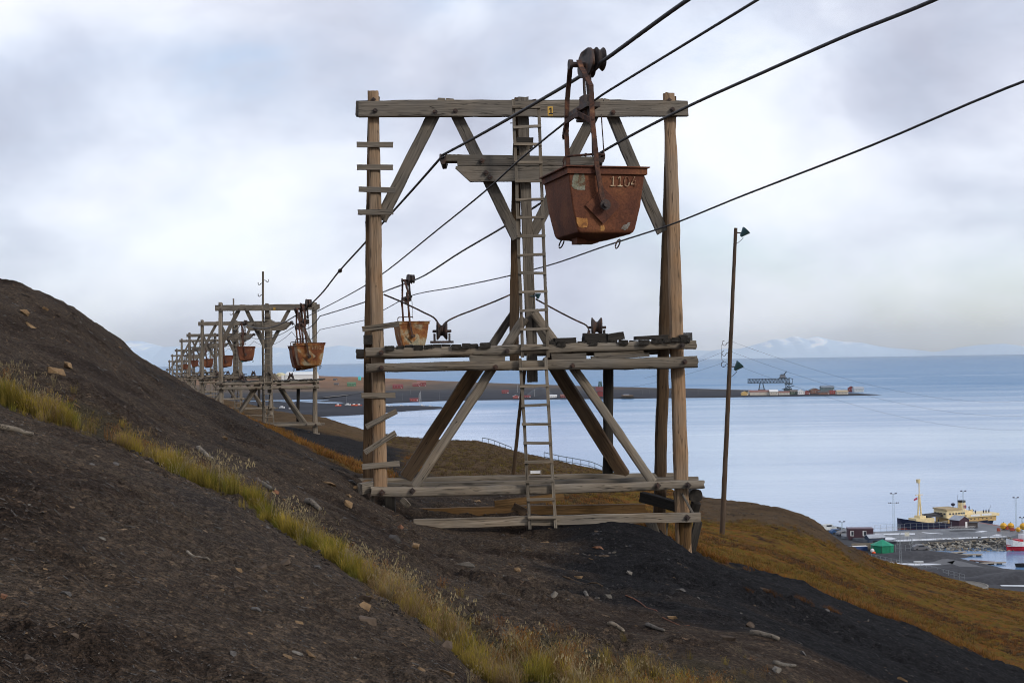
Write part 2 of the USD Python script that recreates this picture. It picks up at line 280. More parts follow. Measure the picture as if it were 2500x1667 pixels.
fa = np.linspace(-1, 1, NA); ANG = np.radians(27) * fa + np.radians(153 - 0) * np.sign(fa) * np.clip((np.abs(fa) - 0.86) / 0.14, 0, 1) ** 2
ANG = np.clip(ANG, -math.pi, math.pi); LR = np.linspace(math.log(1.0), math.log(460.0), NR)
ca, cr = np.linspace(np.radians(-76), np.radians(76), 330), np.linspace(LR[0], LR[-1], 300)
ga, gr = np.meshgrid(ca, cr, indexing='ij')
coarse = rbf(np.stack([ga.ravel(), gr.ravel()], 1) * SC).reshape(ga.shape)
def sample(a, lr):
    i = (np.clip(a, ca[0], ca[-1]) - ca[0]) / (ca[1] - ca[0]); j = (np.clip(lr, cr[0], cr[-1]) - cr[0]) / (cr[1] - cr[0])
    t = map_coordinates(coarse, [i, j], order=3, mode='nearest')
    w = np.clip((np.abs(a) - np.radians(55)) / np.radians(20), 0, 1); w = w * w * (3 - 2 * w)
    r = np.exp(lr); rs, ts = np.interp(a, BA, BR), np.interp(a, BA, BT); near_ = np.clip((a - BA[4]) / (BA[5] - BA[4]), 0, 1)
    cap = ts - 0.0012 * (1 - r / rs); t = np.where((r > .6 * rs) & (near_ > 0), np.minimum(t, cap), t)
    q = np.clip((r / rs - 1) / 1.3, 0, 1); zb = ts * rs; fall = zb + (SEA - 3.0 - zb) * (1 - (1 - q) ** 2.2); wgt = np.clip((r / rs - .94) / .06, 0, 1)
    t = t * (1 - wgt) + np.where(r > rs, np.maximum(fall, SEA - 3.0) / r, ts) * wgt
    flat = np.clip(PLANE(a, np.minimum(r, 60.0)) * np.minimum(r, 60.0) / r, SEA / r, 30 / r)
    return t * (1 - w) + flat * w
def relief(X, Y, r):
    """Lumps and gravel on the slope, metres."""
    P = np.stack([X, Y, np.zeros_like(X)], -1)
    big = (meshkit.fbm(P * 0.35 + 9, 3, 3) - 0.5) * 0.35 * np.clip(r / 25, 0.25, 1.0)
    mid = (meshkit.fbm(P * 1.7 + 5, 3, 11) - 0.5) * 0.16 * np.clip(r / 14, 0.35, 1.0)
    fine = (meshkit.fbm(P * 9.0, 3, 23) - 0.5) * 0.055
    vfine = (meshkit.noise(P * 38.0, 31) - 0.5) * 0.022 * np.clip(20 / r, 0, 1)
    hx, hy = (X - .1) / 1.5, (Y - 21.7) / 1.0; mx_, my_ = (X - 1.55) / 1.25, (Y - 21.3) / 1.3
    big = big - .2 * np.exp(-hx ** 2 - hy ** 2) + .16 * np.exp(-mx_ ** 2 - my_ ** 2)
    big = big - .34 * np.exp(-((X + 2.0) / .5) ** 2 - ((Y - 22.25) / .7) ** 2)
    edge = (meshkit.fbm(P * 4.2 + 3, 3, 17) - 0.5) * 0.11 * np.clip(1.6 - r / 30, 0, 1)
    rough = np.clip((meshkit.fbm(P * .8 + 21, 3, 19) - .38) * 4.5, .15, 1.5); fine, vfine, edge = fine * rough, vfine * rough, edge * rough
    return (big * np.clip(1.5 - r / 90, .25, 1) + mid + edge + fine + vfine) * np.clip(r / 4, 0.2, 1)
def ground_z(X, Y, detail=True):
    if np.ndim(X) == 0: return float(ground_z(np.array([float(X)]), np.array([float(Y)]), detail)[0])
    X, Y = np.asarray(X, float), np.asarray(Y, float)
    a, r = np.arctan2(X, Y), np.hypot(X, Y); lr = np.log(np.maximum(r, 1.0))
    return sample(a, lr) * r + (relief(X, Y, r) if detail else 0)
def project(P):
    """World points -> print pixels (2352 wide), to find which material a spot of the hillside has."""
    P = np.asarray(P, float); f = P @ FWD
    return (CX + FPX * (P @ RIGHT) / f) / DS, (CY - FPX * (P @ UPV) / f) / DS
GA, GR = np.meshgrid(ANG, LR, indexing='ij')
GX, GY = np.sin(GA) * np.exp(GR), np.cos(GA) * np.exp(GR)
GZ = sample(GA, GR) * np.exp(GR) + relief(GX, GY, np.exp(GR))
def lerp(x, xs, ys): return np.interp(x, xs, ys)
def sstep(x, a, b): t = np.clip((x - a) / (b - a), 0, 1); return t * t * (3 - 2 * t)
BANK_D = ([0, 330, 560, 760, 1010, 1140, 1400, 1700], [10.1, 10.1, 9.6, 8.6, 7.7, 7.0, 6.6, 6.8])          # distance of the bank's crest by bearing
SHOULDER = ([700, 1200, 1400, 1600, 1800, 2150, 2352, 2700], [25, 24, 23, 23.5, 24.5, 25.5, 25.5, 25])        # where the dark bench breaks off to the right
def masks(X, Y, Z):
    r = np.hypot(X, Y); a = np.clip(np.arctan2(X, Y), -1.2, 1.2)
    px = 1176 + np.tan(a) * 3267
    P = np.stack([X, Y, np.zeros_like(X)], -1)
    n = meshkit.fbm(P * 0.22 + 2, 4, 41) - 0.5; n2 = meshkit.fbm(P * 1.1 + 7, 4, 43) - 0.5
    sh = lerp(px, *SHOULDER)
    right = sstep(px, 1180, 1420)
    rag = meshkit.fbm(P * .6 + 13, 3, 47) - .5; turf = right * sstep(Y + n2 * 2.5 + rag * 7, sh + 0.8, sh + 2.2)
    back = (1 - right) * sstep(Y + n * 10, 74, 84) * sstep(px, 350, 420)
    mid = (1 - right) * sstep(px + n * 60, 900, 1010) * sstep(Y + n * 8, 34, 46)
    o0, o1 = lerp(px, [540, 640, 760, 860], [33.5, 30.5, 28, 26.5]), lerp(px, [540, 640, 760, 860], [62, 54, 45, 37])
    orange_strip = sstep(Y + n * 3, o0, o0 + 2) * (1 - sstep(Y + n * 12, o1 - 2, o1 + 3)) * (1 - sstep(px + n2 * 60, 840, 930)) * sstep(px, 480, 560)
    mound = sstep(px, 1560, 1620) * (1 - sstep(px + n2 * 30, 1930, 2010)) * sstep(Y + n2 * 6, 59, 62)
    turf = np.maximum(turf, np.maximum(np.maximum(back, mid) * 0.9, orange_strip * .9)) * (1 - mound)
    brown = np.clip(np.maximum(mound, np.maximum(back, mid) * .9) + 0.0, 0, 1)
    coal = sstep(px + n2 * 260 - (1220 - 0 * px) * 0, 1190, 1330) * sstep(Y + n * 7 + n2 * 4, 11.5, 16) * (1 - turf)
    path = (1 - right) * sstep(Y, 26, 34) * (1 - sstep(Y, 74, 84)) * (1 - orange_strip) * (1 - mid)
    coal = np.clip(np.maximum(coal, path * 0.9 * sstep(px, 500, 620)), 0, 1)
    bd = lerp(px, *BANK_D)
    moss = sstep(Y, bd + 0.1, bd + .7) * (1 - sstep(Y + n2 * 1.5, bd + 1.7, bd + 2.9)) * (Y < 14)
    return turf, coal, brown, moss
EARTH = usdkit.material(stage, LK + 'hillside_earth', {
    "g": ("geometry", {}), "mk": ("attribute", {"attribute": "cover"}), "mo": ("attribute", {"attribute": "moss"}), "sep": ("separate_color", {"color_type": "rgb"}),
    "sq": ("mapping", {"scale": (1.0, 1.0, 1.6)}),
    "na": ("noise_texture", {"scale": 0.42, "detail": 8.0, "roughness": 0.72}), "nb": ("noise_texture", {"scale": 7.0, "detail": 6.0, "roughness": 0.7}), "nc": ("noise_texture", {"scale": 34.0, "detail": 4.0, "roughness": 0.7}),
    "nd": ("noise_texture", {"scale": 0.62, "detail": 8.0, "roughness": 0.74}),
    "v1": ("voronoi_texture", {"scale": 26.0}), "v2": ("voronoi_texture", {"scale": 62.0}),
    "gr": ("rgb_ramp", {"ramp": [(0.3, (0.02, 0.0145, 0.0115)), (0.42, (0.048, 0.035, 0.027)), (0.54, (0.084, 0.064, 0.048)), (0.66, (0.05, 0.042, 0.038)), (0.78, (0.026, 0.02, 0.017))]}),
    "gv": ("rgb_ramp", {"ramp": [(0.0, (0.5, 0.48, 0.47)), (0.45, (0.8, 0.77, 0.74)), (0.75, (1.15, 1.08, 1.0)), (0.93, (1.9, 1.75, 1.5)), (1.0, (5.0, 4.5, 3.7))]}),
    "gn": ("rgb_ramp", {"ramp": [(0.3, (0.35,) * 3), (0.5, (0.92,) * 3), (0.7, (1.65,) * 3)]}),
    "co": ("rgb_ramp", {"ramp": [(0.3, (0.008, 0.008, 0.009)), (0.55, (0.019, 0.019, 0.0215)), (0.8, (0.042, 0.041, 0.044))]}),
    "tu": ("rgb_ramp", {"ramp": [(0.36, (0.03, 0.018, 0.009)), (0.43, (0.13, 0.06, 0.014)), (0.49, (0.14, 0.1, 0.013)), (0.54, (0.2, 0.075, 0.014)), (0.6, (0.1, 0.062, 0.017)), (0.67, (0.045, 0.03, 0.018))]}),
    "br": ("rgb_ramp", {"ramp": [(0.3, (0.045, 0.029, 0.016)), (0.5, (0.1, 0.064, 0.034)), (0.72, (0.14, 0.096, 0.056))]}),
    "m1": ("mix", {}), "m2": ("mix", {}), "m3": ("mix", {}), "m4": ("mix", {"color2": (0.05, 0.042, 0.02)}), "xg": ("mix", {"mix_type": "multiply", "fac": 1.0}), "xv": ("mix", {"mix_type": "multiply", "fac": 0.8}), "xb": ("mix", {"mix_type": "multiply", "fac": 0.75}),
    "bh": ("math", {"math_type": "add"}), "bump": ("bump", {"strength": 1.0, "distance": 0.035}), "bump2": ("bump", {"strength": 0.6, "distance": 0.06}),
    "p": ("principled_bsdf", {"roughness": 0.95, "specular_ior_level": 0.06})},
    [("mk.color", "sep.color"), ("g.position", "sq.vector"), ("sq.vector", "na.vector"), ("sq.vector", "nb.vector"), ("sq.vector", "nc.vector"), ("sq.vector", "nd.vector"), ("sq.vector", "v1.vector"), ("sq.vector", "v2.vector"),
     ("na.fac", "gr.fac"), ("nb.fac", "co.fac"), ("nd.fac", "tu.fac"), ("nd.fac", "br.fac"), ("v1.color", "gv.fac"), ("nc.fac", "gn.fac"),
     ("gr.color", "m1.color1"), ("co.color", "m1.color2"), ("sep.g", "m1.fac"), ("m1.color", "xv.color1"), ("gv.color", "xv.color2"),
     ("xv.color", "m2.color1"), ("tu.color", "m2.color2"), ("sep.r", "m2.fac"), ("m2.color", "m3.color1"), ("br.color", "m3.color2"), ("sep.b", "m3.fac"),
     ("m3.color", "m4.color1"), ("mo.fac", "m4.fac"), ("m4.color", "xg.color1"), ("gn.color", "xg.color2"),
     ("xg.color", "p.base_color"), ("v2.distance", "bh.value1"), ("nc.fac", "bh.value2"), ("bh.value", "bump.height"), ("nb.fac", "bump2.height"), ("bump2.normal", "bump.normal"), ("bump.normal", "p.normal")], surface="p.BSDF")
V = np.stack([GX.ravel(), GY.ravel(), GZ.ravel()], 1)
i, j = np.meshgrid(np.arange(NA - 1), np.arange(NR - 1), indexing='ij'); i, j = i.ravel(), j.ravel()
F = np.stack([i * NR + j, i * NR + j + 1, (i + 1) * NR + j + 1, (i + 1) * NR + j], 1)
c0 = len(V); V = np.vstack([V, [[0, 0, float(ground_z(0.0, 0.001, False))]]])
tri = np.vstack([F[:, [0, 2, 1]], F[:, [0, 3, 2]], np.stack([np.full(NA - 1, c0), np.arange(NA - 1) * NR, (np.arange(NA - 1) + 1) * NR], 1)[:, [0, 1, 2]]])
sgn = np.cross(V[tri[:, 1]] - V[tri[:, 0]], V[tri[:, 2]] - V[tri[:, 0]])[:, 2]; tri[sgn < 0] = tri[sgn < 0][:, ::-1]
hill = usdkit.mesh(stage, '/World/hillside', (V, tri), EARTH, smooth=True)
tag(hill.GetPrim(), kind='structure')
tf, co, br, mo = masks(V[:, 0], V[:, 1], V[:, 2])
api = UsdGeom.PrimvarsAPI(hill)
api.CreatePrimvar('cover', Sdf.ValueTypeNames.Color3fArray, 'vertex').Set(Vt.Vec3fArray.FromNumpy(np.stack([tf, co, br], 1).astype(np.float32)))
api.CreatePrimvar('moss', Sdf.ValueTypeNames.FloatArray, 'vertex').Set(Vt.FloatArray.FromNumpy((mo * .8).astype(np.float32)))
def hill_hit(x, y, d0, d1, n=600):
    """Where the line of sight through print pixel x, y meets the hillside between d0 and d1 metres ahead."""
    r = ray(x * DS, y * DS); d = np.linspace(d0, d1, n)[:, None]; P = r * (d / r[1])
    below = P[:, 2] - ground_z(P[:, 0], P[:, 1]) < 0
    k = int(np.argmax(below)) if below.any() else n - 1
    q = P[k].copy(); q[2] = float(ground_z(q[0], q[1])); return q

# ------------------------------------------------------------------ sea, far shores, air
WATER = usdkit.material(stage, LK + 'sea_water', {
    "g": ("geometry", {}), "m1": ("mapping", {"scale": (0.09, 0.16, 0.1)}), "n1": ("noise_texture", {"scale": 1.0, "detail": 5.0, "roughness": 0.65}),
    "m2": ("mapping", {"scale": (0.0016, 0.006, 0.1), "location": (0.4, 0.2, 0)}), "n2": ("noise_texture", {"scale": 1.0, "detail": 5.0, "roughness": 0.55, "distortion": 0.8}),
    "sp": ("separate_xyz", {}), "far": ("map_range", {"from_min": 900.0, "from_max": 2900.0, "to_min": 0.17, "to_max": 0.5, "clamp": True}), "sm": ("math", {"math_type": "multiply_add", "value2": 0.5}),
    "rr": ("rgb_ramp", {"ramp": [(0.34, (0.05,) * 3), (0.47, (0.13,) * 3), (0.6, (0.24,) * 3), (0.85, (0.42,) * 3)]}),
    "bs": ("rgb_ramp", {"ramp": [(0.34, (0.04,) * 3), (0.5, (0.15,) * 3), (0.66, (0.5,) * 3), (0.9, (0.8,) * 3)]}),
    "bump": ("bump", {"distance": 1.2}), "cr": ("rgb_ramp", {"ramp": [(0.36, (0.105, 0.18, 0.3)), (0.5, (0.085, 0.17, 0.3)), (0.64, (0.05, 0.16, 0.3)), (0.9, (0.06, 0.175, 0.33))]}), "sr": ("rgb_ramp", {"ramp": [(0.4, (0.5,) * 3), (0.62, (0.3,) * 3), (0.9, (0.14,) * 3)]}),
    "p": ("principled_bsdf", {"ior": 1.34})},
    [("g.position", "m1.vector"), ("m1.vector", "n1.vector"), ("g.position", "m2.vector"), ("m2.vector", "n2.vector"), ("g.position", "sp.vector"), ("sp.y", "far.value"), ("n2.fac", "sm.value1"), ("far.result", "sm.value3"),
     ("sm.value", "rr.fac"), ("sm.value", "bs.fac"), ("n1.fac", "bump.height"), ("bs.color", "bump.strength"), ("bump.normal", "p.normal"), ("rr.color", "p.roughness"), ("sm.value", "cr.fac"), ("cr.color", "p.base_color"), ("sm.value", "sr.fac"), ("sr.color", "p.specular_ior_level")], surface="p.BSDF")
na, nr = 96, 60
aa = np.linspace(-math.pi, math.pi, na + 1); rr = np.r_[0.0, np.geomspace(60, 53900, nr)]
A2, R2 = np.meshgrid(aa, rr, indexing='ij'); SV = np.stack([np.sin(A2) * R2, np.cos(A2) * R2, np.full_like(R2, SEA)], -1).reshape(-1, 3)
i, j = np.meshgrid(np.arange(na), np.arange(nr), indexing='ij'); i, j = i.ravel(), j.ravel(); w = nr + 1
SF = np.vstack([np.stack([i * w + j, (i + 1) * w + j + 1, i * w + j + 1], 1), np.stack([i * w + j, (i + 1) * w + j, (i + 1) * w + j + 1], 1)])
sg = np.cross(SV[SF[:, 1]] - SV[SF[:, 0]], SV[SF[:, 2]] - SV[SF[:, 0]])[:, 2]; SF[sg < 0] = SF[sg < 0][:, ::-1]
tag(obj('sea', (SV, SF), WATER), kind='structure')

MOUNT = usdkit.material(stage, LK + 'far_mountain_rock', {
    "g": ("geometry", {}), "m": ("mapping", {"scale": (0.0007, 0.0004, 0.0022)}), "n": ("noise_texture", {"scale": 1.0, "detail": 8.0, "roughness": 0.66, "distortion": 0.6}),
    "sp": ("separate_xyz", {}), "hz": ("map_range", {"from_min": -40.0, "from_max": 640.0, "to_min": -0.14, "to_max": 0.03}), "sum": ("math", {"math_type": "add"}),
    "r": ("rgb_ramp", {"ramp": [(0.0, (0.42, 0.56, 0.72)), (0.56, (0.5, 0.62, 0.75)), (0.63, (0.82, 0.86, 0.9)), (1.0, (0.86, 0.88, 0.9))]}),  # pale blue of distance haze put into the rock colour; white stops are snow
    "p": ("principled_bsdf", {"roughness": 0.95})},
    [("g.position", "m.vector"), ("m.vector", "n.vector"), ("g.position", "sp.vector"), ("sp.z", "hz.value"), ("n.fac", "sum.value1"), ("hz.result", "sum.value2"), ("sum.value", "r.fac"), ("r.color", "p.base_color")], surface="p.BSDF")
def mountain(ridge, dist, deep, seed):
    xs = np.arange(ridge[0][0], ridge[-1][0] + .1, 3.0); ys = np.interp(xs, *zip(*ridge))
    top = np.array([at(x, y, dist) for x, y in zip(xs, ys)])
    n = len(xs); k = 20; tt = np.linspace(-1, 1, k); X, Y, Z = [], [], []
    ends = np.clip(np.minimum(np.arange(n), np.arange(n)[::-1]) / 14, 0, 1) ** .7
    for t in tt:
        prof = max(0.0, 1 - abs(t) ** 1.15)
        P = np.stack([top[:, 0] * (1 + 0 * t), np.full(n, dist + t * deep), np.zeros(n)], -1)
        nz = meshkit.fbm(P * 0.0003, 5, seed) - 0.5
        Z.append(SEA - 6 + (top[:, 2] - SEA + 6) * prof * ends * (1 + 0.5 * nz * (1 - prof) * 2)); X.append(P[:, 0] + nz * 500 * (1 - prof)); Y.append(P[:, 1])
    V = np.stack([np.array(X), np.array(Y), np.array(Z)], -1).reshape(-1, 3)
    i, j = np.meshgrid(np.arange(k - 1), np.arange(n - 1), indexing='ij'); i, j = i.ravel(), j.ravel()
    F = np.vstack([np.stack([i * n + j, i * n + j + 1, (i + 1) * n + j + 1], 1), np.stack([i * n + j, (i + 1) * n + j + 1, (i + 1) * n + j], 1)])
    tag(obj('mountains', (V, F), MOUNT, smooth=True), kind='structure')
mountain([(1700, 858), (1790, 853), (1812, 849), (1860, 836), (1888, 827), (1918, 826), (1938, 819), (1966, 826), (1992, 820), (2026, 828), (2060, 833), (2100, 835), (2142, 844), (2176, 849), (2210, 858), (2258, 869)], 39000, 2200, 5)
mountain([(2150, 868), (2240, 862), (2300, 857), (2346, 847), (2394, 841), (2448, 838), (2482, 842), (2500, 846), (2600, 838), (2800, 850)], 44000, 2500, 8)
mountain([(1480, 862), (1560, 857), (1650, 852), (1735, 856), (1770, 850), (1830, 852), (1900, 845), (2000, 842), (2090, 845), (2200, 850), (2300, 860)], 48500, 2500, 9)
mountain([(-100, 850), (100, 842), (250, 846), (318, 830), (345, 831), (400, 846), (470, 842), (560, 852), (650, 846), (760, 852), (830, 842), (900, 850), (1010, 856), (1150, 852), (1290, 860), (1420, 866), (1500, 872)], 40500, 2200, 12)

HAZE_DENSITY = 1.9e-5
haze_mat = usdkit.material(stage, LK + 'sea_air', {"v": ("principled_volume", {"color": (0.92, 0.965, 1.0), "density": HAZE_DENSITY, "anisotropy": 0.88})}, volume="v.volume")
tag(obj('haze', bz(-54000, 54000, -54000, 54000, SEA - 9, 760), haze_mat), kind='stuff')
# ------------------------------------------------------------------ the cableway towers
def local(base): return lambda x, y, v=0.0: p1(x, y, v) - base
def slab(parent, name, poly, v, thick, material, base):
    """A plank cut to an outline in the tower's frame plane (outline measured on the view), thick metres deep."""
    L = np.array([p1(x, y, v) - base for x, y in poly]); o = L[0]
    X = np.array([math.cos(math.radians(3)), math.sin(math.radians(3)), 0.0]); Z = np.array([0, 0, 1.0]); Y = np.cross(Z, X)
    P2 = [(float(np.dot(q - o, X)), float(np.dot(q - o, Z))) for q in L]
    m = trimesh.creation.extrude_polygon(Polygon(P2), thick, engine='earcut')
    m.apply_transform(np.array([[1, 0, 0, 0], [0, 0, 1, 0], [0, 1, 0, 0], [0, 0, 0, 1.0]])); m.invert(); m.apply_translation((0, 0, 0))
    if m.volume < 0: m.invert()
    return obj(name, m, material, parent, mat4(o, X, Y, Z))
def bolt(parent, p, r=0.035, square=False, material=None):
    m = cyl((0, 0, 0), r, 0.03, 'y', 8) if not square else bx(0, 0, 0, r * 1.9, 0.03, r * 1.9)
    if square: m.apply_transform(trimesh.transformations.rotation_matrix(0.7, [0, 1, 0]))
    m = cat(m, cyl((0, -0.03, 0), r * .45, 0.05, 'y', 6)); m.apply_translation(p)
    return obj('bolt', m, material or IRON, parent)
def rollers(parent, L, x, y, v, w=37, h=32):
    """The grooved roller pair in its iron cradle that carries the hauling rope over the platform."""
    c = L(x, y, v); r = sub('rope_roller', parent)
    prof = [(0, -0.085), (0.15, -0.085), (0.15, -0.065), (0.085, -0.015), (0.085, 0.015), (0.15, 0.065), (0.15, 0.085), (0, 0.085)]
    wh = lathe(prof, 20); wh.apply_transform(trimesh.transformations.rotation_matrix(np.pi / 2, [0, 1, 0])); wh.apply_translation(c + [0, 0, 0.06])
    obj('roller', wh, IRON, r, smooth=30)
    fr = [bx(c[0] + s * .12, c[1], c[2] - .05, .02, .34, .12) for s in (-1, 1)] + [bx(c[0], c[1], c[2] - .125, .36, .4, .035), cyl(tuple(c + [0, 0, .05]), .022, .3, 'x', 10)]
    obj('cradle', cat(fr), IRON, r)
    return r
def saddle(parent, c, side):
    """The curved iron shoe at the end of the saddle beam in which the track cable lies."""
    n = 9; s = np.linspace(-0.3, 0.3, n); V = []
    for t in s:
        zz = -0.9 * t * t
        for yy, dz in ((-.055, .0), (-.055, .05), (-.03, .05), (-.025, .015), (.025, .015), (.03, .05), (.055, .05), (.055, 0.0), (.03, -.07), (-.03, -.07)): V.append((yy, t, zz + dz))
    V = np.array(V); k = 10; F = []
    for i in range(n - 1):
        for j in range(k):
            a, b = i * k + j, i * k + (j + 1) % k; F += [(a, b, b + k), (a, b + k, a + k)]
    F += [(0, i + 1, i) for i in range(1, k - 1)] + [((n - 1) * k, (n - 1) * k + i, (n - 1) * k + i + 1) for i in range(1, k - 1)]
    m = trimesh.Trimesh(V, F, process=False); m.fix_normals()
    m = cat(m, bx(-side * .14, 0, -.065, .26, .16, .05), bx(-side * .24, 0, -.02, .03, .05, .12))
    m.apply_translation(c); return obj('cable_saddle', m, IRON, parent)
def ladder(parent, name, L, lt, lb, rt, rb, rows, v, material, rw=0.05):
    ld = sub(name, parent)
    beam('rail', L(*lt, v), L(*lb, v), 0.05, rw, material, ld, rough=.7); beam('rail', L(*rt, v), L(*rb, v), 0.05, rw, material, ld, rough=.7)
    for k, y in enumerate(rows):
        f = lambda a, b: a[0] + (b[0] - a[0]) * (y - a[1]) / (b[1] - a[1])
        xl, xr = f(lt, lb), f(rt, rb); s = random.uniform(-1.6, 1.6)
        beam('rung', L(xl - 3.5, y + s, v - .045), L(xr + 3.5, y - s * .4 - 1.2, v - .045), 0.042, 0.052 if k else .09, material, ld, rough=.6)
    return ld

def make_tower(first):
    W_TAN, W_BROWN = (globals()['W_TAN'], globals()['W_BROWN']) if first else (globals()['W_PALE'], globals()['W_GREY'])
    base = p1(1285, 1235, 0.4); L = local(base)
    t = thing('cableway_tower', None, 'cableway tower', base)
    # posts: an A of two on either side
    fl = beam('post', L(912, 224, .30), L(929, 1205, -.1), .175, .16, W_TAN, t, round_=.35, taper=1.25, ext=.0)
    fr = beam('post', L(1632.7, 229, .30), L(1670, 1350, -.1), .185, .165, W_TAN, t, round_=.5, taper=1.3)
    beam('post', L(913, 236, .52), L(901.5, 1235, 1.35), .17, .16, W_BROWN, t, taper=1.2)
    beam('post', L(1639, 236, .52), L(1607, 1335, 1.35), .17, .16, W_BROWN, t, round_=.5, taper=1.25)
    # head: two planks clasping posts and braces
    beam('head_beam', L(875, 268, .13), L(1678.6, 266, .13), .1, .245, W_GREY, t, up=(0, 0, 1))
    beam('head_beam', L(869, 267, .47), L(1676, 265, .47), .1, .245, W_GREY, t, up=(0, 0, 1))
    for a, b, w in (((1066, 266), (930, 536), .185), ((1106, 266), (1263, 582), .185), ((1456, 266), (1299, 572), .18), ((1488, 266), (1617, 567), .18)):
        beam('head_brace', L(*a, .30), L(*b, .30), .15, w, W_GREY, t, up=(1, 0, .3))
    for pg_ in ([(1060, 256), (1070, 239), (1086.5, 240), (1087, 256)], [(1088.5, 240), (1107, 241), (1116, 256), (1088, 256)], [(1446, 256), (1457, 242), (1472, 240), (1472.5, 256)], [(1474, 240), (1487, 243), (1496, 256), (1474, 256)]): slab(t, 'brace_head', pg_, .22, .16, W_PALE, base)
    # mast: two timbers
    beam('mast', L(1277, 240, .32), L(1300, 932, .15), .16, .17, W_GREY, t, up=(1, 0, 0))
    beam('mast', L(1267, 240, .55), L(1256, 885, .85), .16, .15, W_BROWN, t, up=(1, 0, 0))
    beam('mast_cleat', L(1262, 346, .1), L(1301, 346, .1), .06, .13, W_DARK, t, up=(0, 0, 1)); beam('mast_cleat', L(1262, 357, .46), L(1300, 357, .46), .1, .1, W_DARK, t, up=(0, 0, 1))
    # saddle beam: an upper and a lower plank on each face of the mast
    for v in (.08, .52):
        slab(t, 'saddle_beam', [(1087, 377), (1469, 383), (1469, 397), (1450, 404.5), (1117, 404.5), (1116, 393), (1088, 393)], v - .06, .11, W_GREY, base)
        slab(t, 'saddle_beam', [(1113, 406), (1452, 406), (1417, 441), (1148, 443), (1112, 410)], v - .063, .115, W_GREY, base)
    sl, sr = L(1083, 384, .30), L(1466, 380, .30)
    saddle(t, sl, -1); saddle(t, sr, 1)
    # platform
    beam('platform_beam', L(893, 860, -.24), L(1699, 841.5, -.24), .15, .165, W_PALE, t, round_=.75, taper=.84, ext=.0, up=(0, 0, 1), rough=1.3)
    beam('platform_beam', L(870, 864, 1.28), L(1640, 853, 1.28), .15, .16, W_GREY, t, round_=.6, up=(0, 0, 1))
    bl = beam('platform_beam', L(895, 899, -.24), L(1701, 883, -.24), .13, .135, W_PALE, t, round_=.75, taper=1.4, up=(0, 0, 1), rough=1.3)
    if first:
        for a in (900, 1668): beam('edge_timber', L(a, 829, -.22), L(a + (6 if a < 1000 else 12), 823 if a > 1000 else 832, 1.55), .145, .15, W_DARK, t, up=(0, 0, 1))
    deck = sub('deck', t); x = 941.0; k = 0
    while x < 1668:
        w = random.choice((19, 20, 22, 26)); gap = random.uniform(1, 4.5)
        if x + w < 1210 or x > 1335:
            hh = random.uniform(.06, .085); dy = -(x - 1285) * .0225
            y = 842.5 + dy - random.uniform(0, 1.5) - (random.uniform(1, 5) if x > 1560 else 0)
            ww = w / 154.3
            beam('plank', L(x + w / 2, y, -.25 - random.uniform(0, .12)), L(x + w / 2 + random.uniform(-3, 3), y - random.uniform(-1, 2), 1.35 + random.uniform(0, .15)), ww, hh, W_DARK, deck, up=(random.uniform(-.08, .08), 0, 1))
        x += w + gap
    if first:
        for x, y, w, h, up in ((1378, 830, .34, .08, .0), (1452, 822, .36, .13, -.05), (1500, 822, .26, .12, .05), (1590, 824, .5, .06, .04)):
            beam('loose_plank', L(x - w * 77, y + 2, -.05), L(x + w * 77, y - up * 60, -.02), .22, h, W_DARK, t, up=(0, 0, 1))
        beam('packing_block', L(1146, 877, -.22), L(1232, 875, -.22), .11, .125, W_PALE, t, up=(0, 0, 1), rough=.5)
        beam('packing_block', L(1346, 873, -.22), L(1431, 870, -.22), .11, .105, W_GREY, t, up=(0, 0, 1), rough=.6)
        beam('packing_block', L(1443, 874, -.23), L(1584, 866, -.23), .1, .06, W_GREY, t, up=(0, 0, 1)); beam('packing_block', L(1450, 865.5, -.2), L(1570, 858.5, -.2), .1, .055, W_PALE, t, up=(0, 0, 1))
    # long braces from the mast through the platform to the sill
    beam('long_brace', L(1281, 776, .05), L(1012, 1187, -.02), .14, .145, W_PALE, t, round_=.4, up=(1, 0, .7))
    beam('long_brace', L(1305, 763, .05), L(1594, 1176, -.02), .14, .145, W_PALE, t, round_=.4, up=(1, 0, -.7))
    beam('knee_brace', L(1252, 768, .95), L(1196, 852, 1.0), .13, .125, W_GREY, t, up=(1, 0, .7)); beam('long_brace', L(1186, 868, 1.05), L(991, 1164, 1.2), .17, .215, W_BROWN, t, up=(1, 0, .7))
    beam('knee_brace', L(1310, 788, .95), L(1340, 842, 1.0), .13, .125, W_GREY, t, up=(1, 0, -.7)); beam('long_brace', L(1339, 868, 1.05), L(1523, 1160, 1.2), .17, .215, W_BROWN, t, up=(1, 0, -.7))
    beam('middle_post', L(1486, 880, 1.3), L(1483, 1180, 1.3), .17, .17, W_DARK, t, round_=.4)
    beam('prop', L(1281, 905, 1.1), L(1251, 1172, 1.35), .06, .07, W_BROWN, t, round_=.8)
    # sill
    beam('sill_beam', L(906, 1199, -.26), L(1718, 1182, -.26), .16, .158, W_PALE, t, round_=.55, taper=.86, up=(0, 0, 1), rough=1.4)
    beam('sill_beam', L(859, 1175, 1.2), L(1652, 1161, 1.2), .17, .105, W_PALE, t, round_=.6, up=(0, 0, 1), rough=1.2)
    beam('sill_beam', L(880, 1189, .95), L(1704, 1172, .75), .15, .12, W_GREY, t, round_=.5, up=(0, 0, 1))
    beam('sill_beam', L(1010, 1278.5, -.3), L(1709, 1262, -.3), .1, .145, W_PALE, t, up=(0, 0, 1))
    beam('sill_beam', L(960, 1252, 1.25), L(1575, 1240, 1.25), .14, .15, W_ORANGE, t, up=(0, 0, 1))
    # rope rollers
    r1 = rollers(t, L, 1079, 816, .45); r2 = rollers(t, L, 1457, 807, .45)
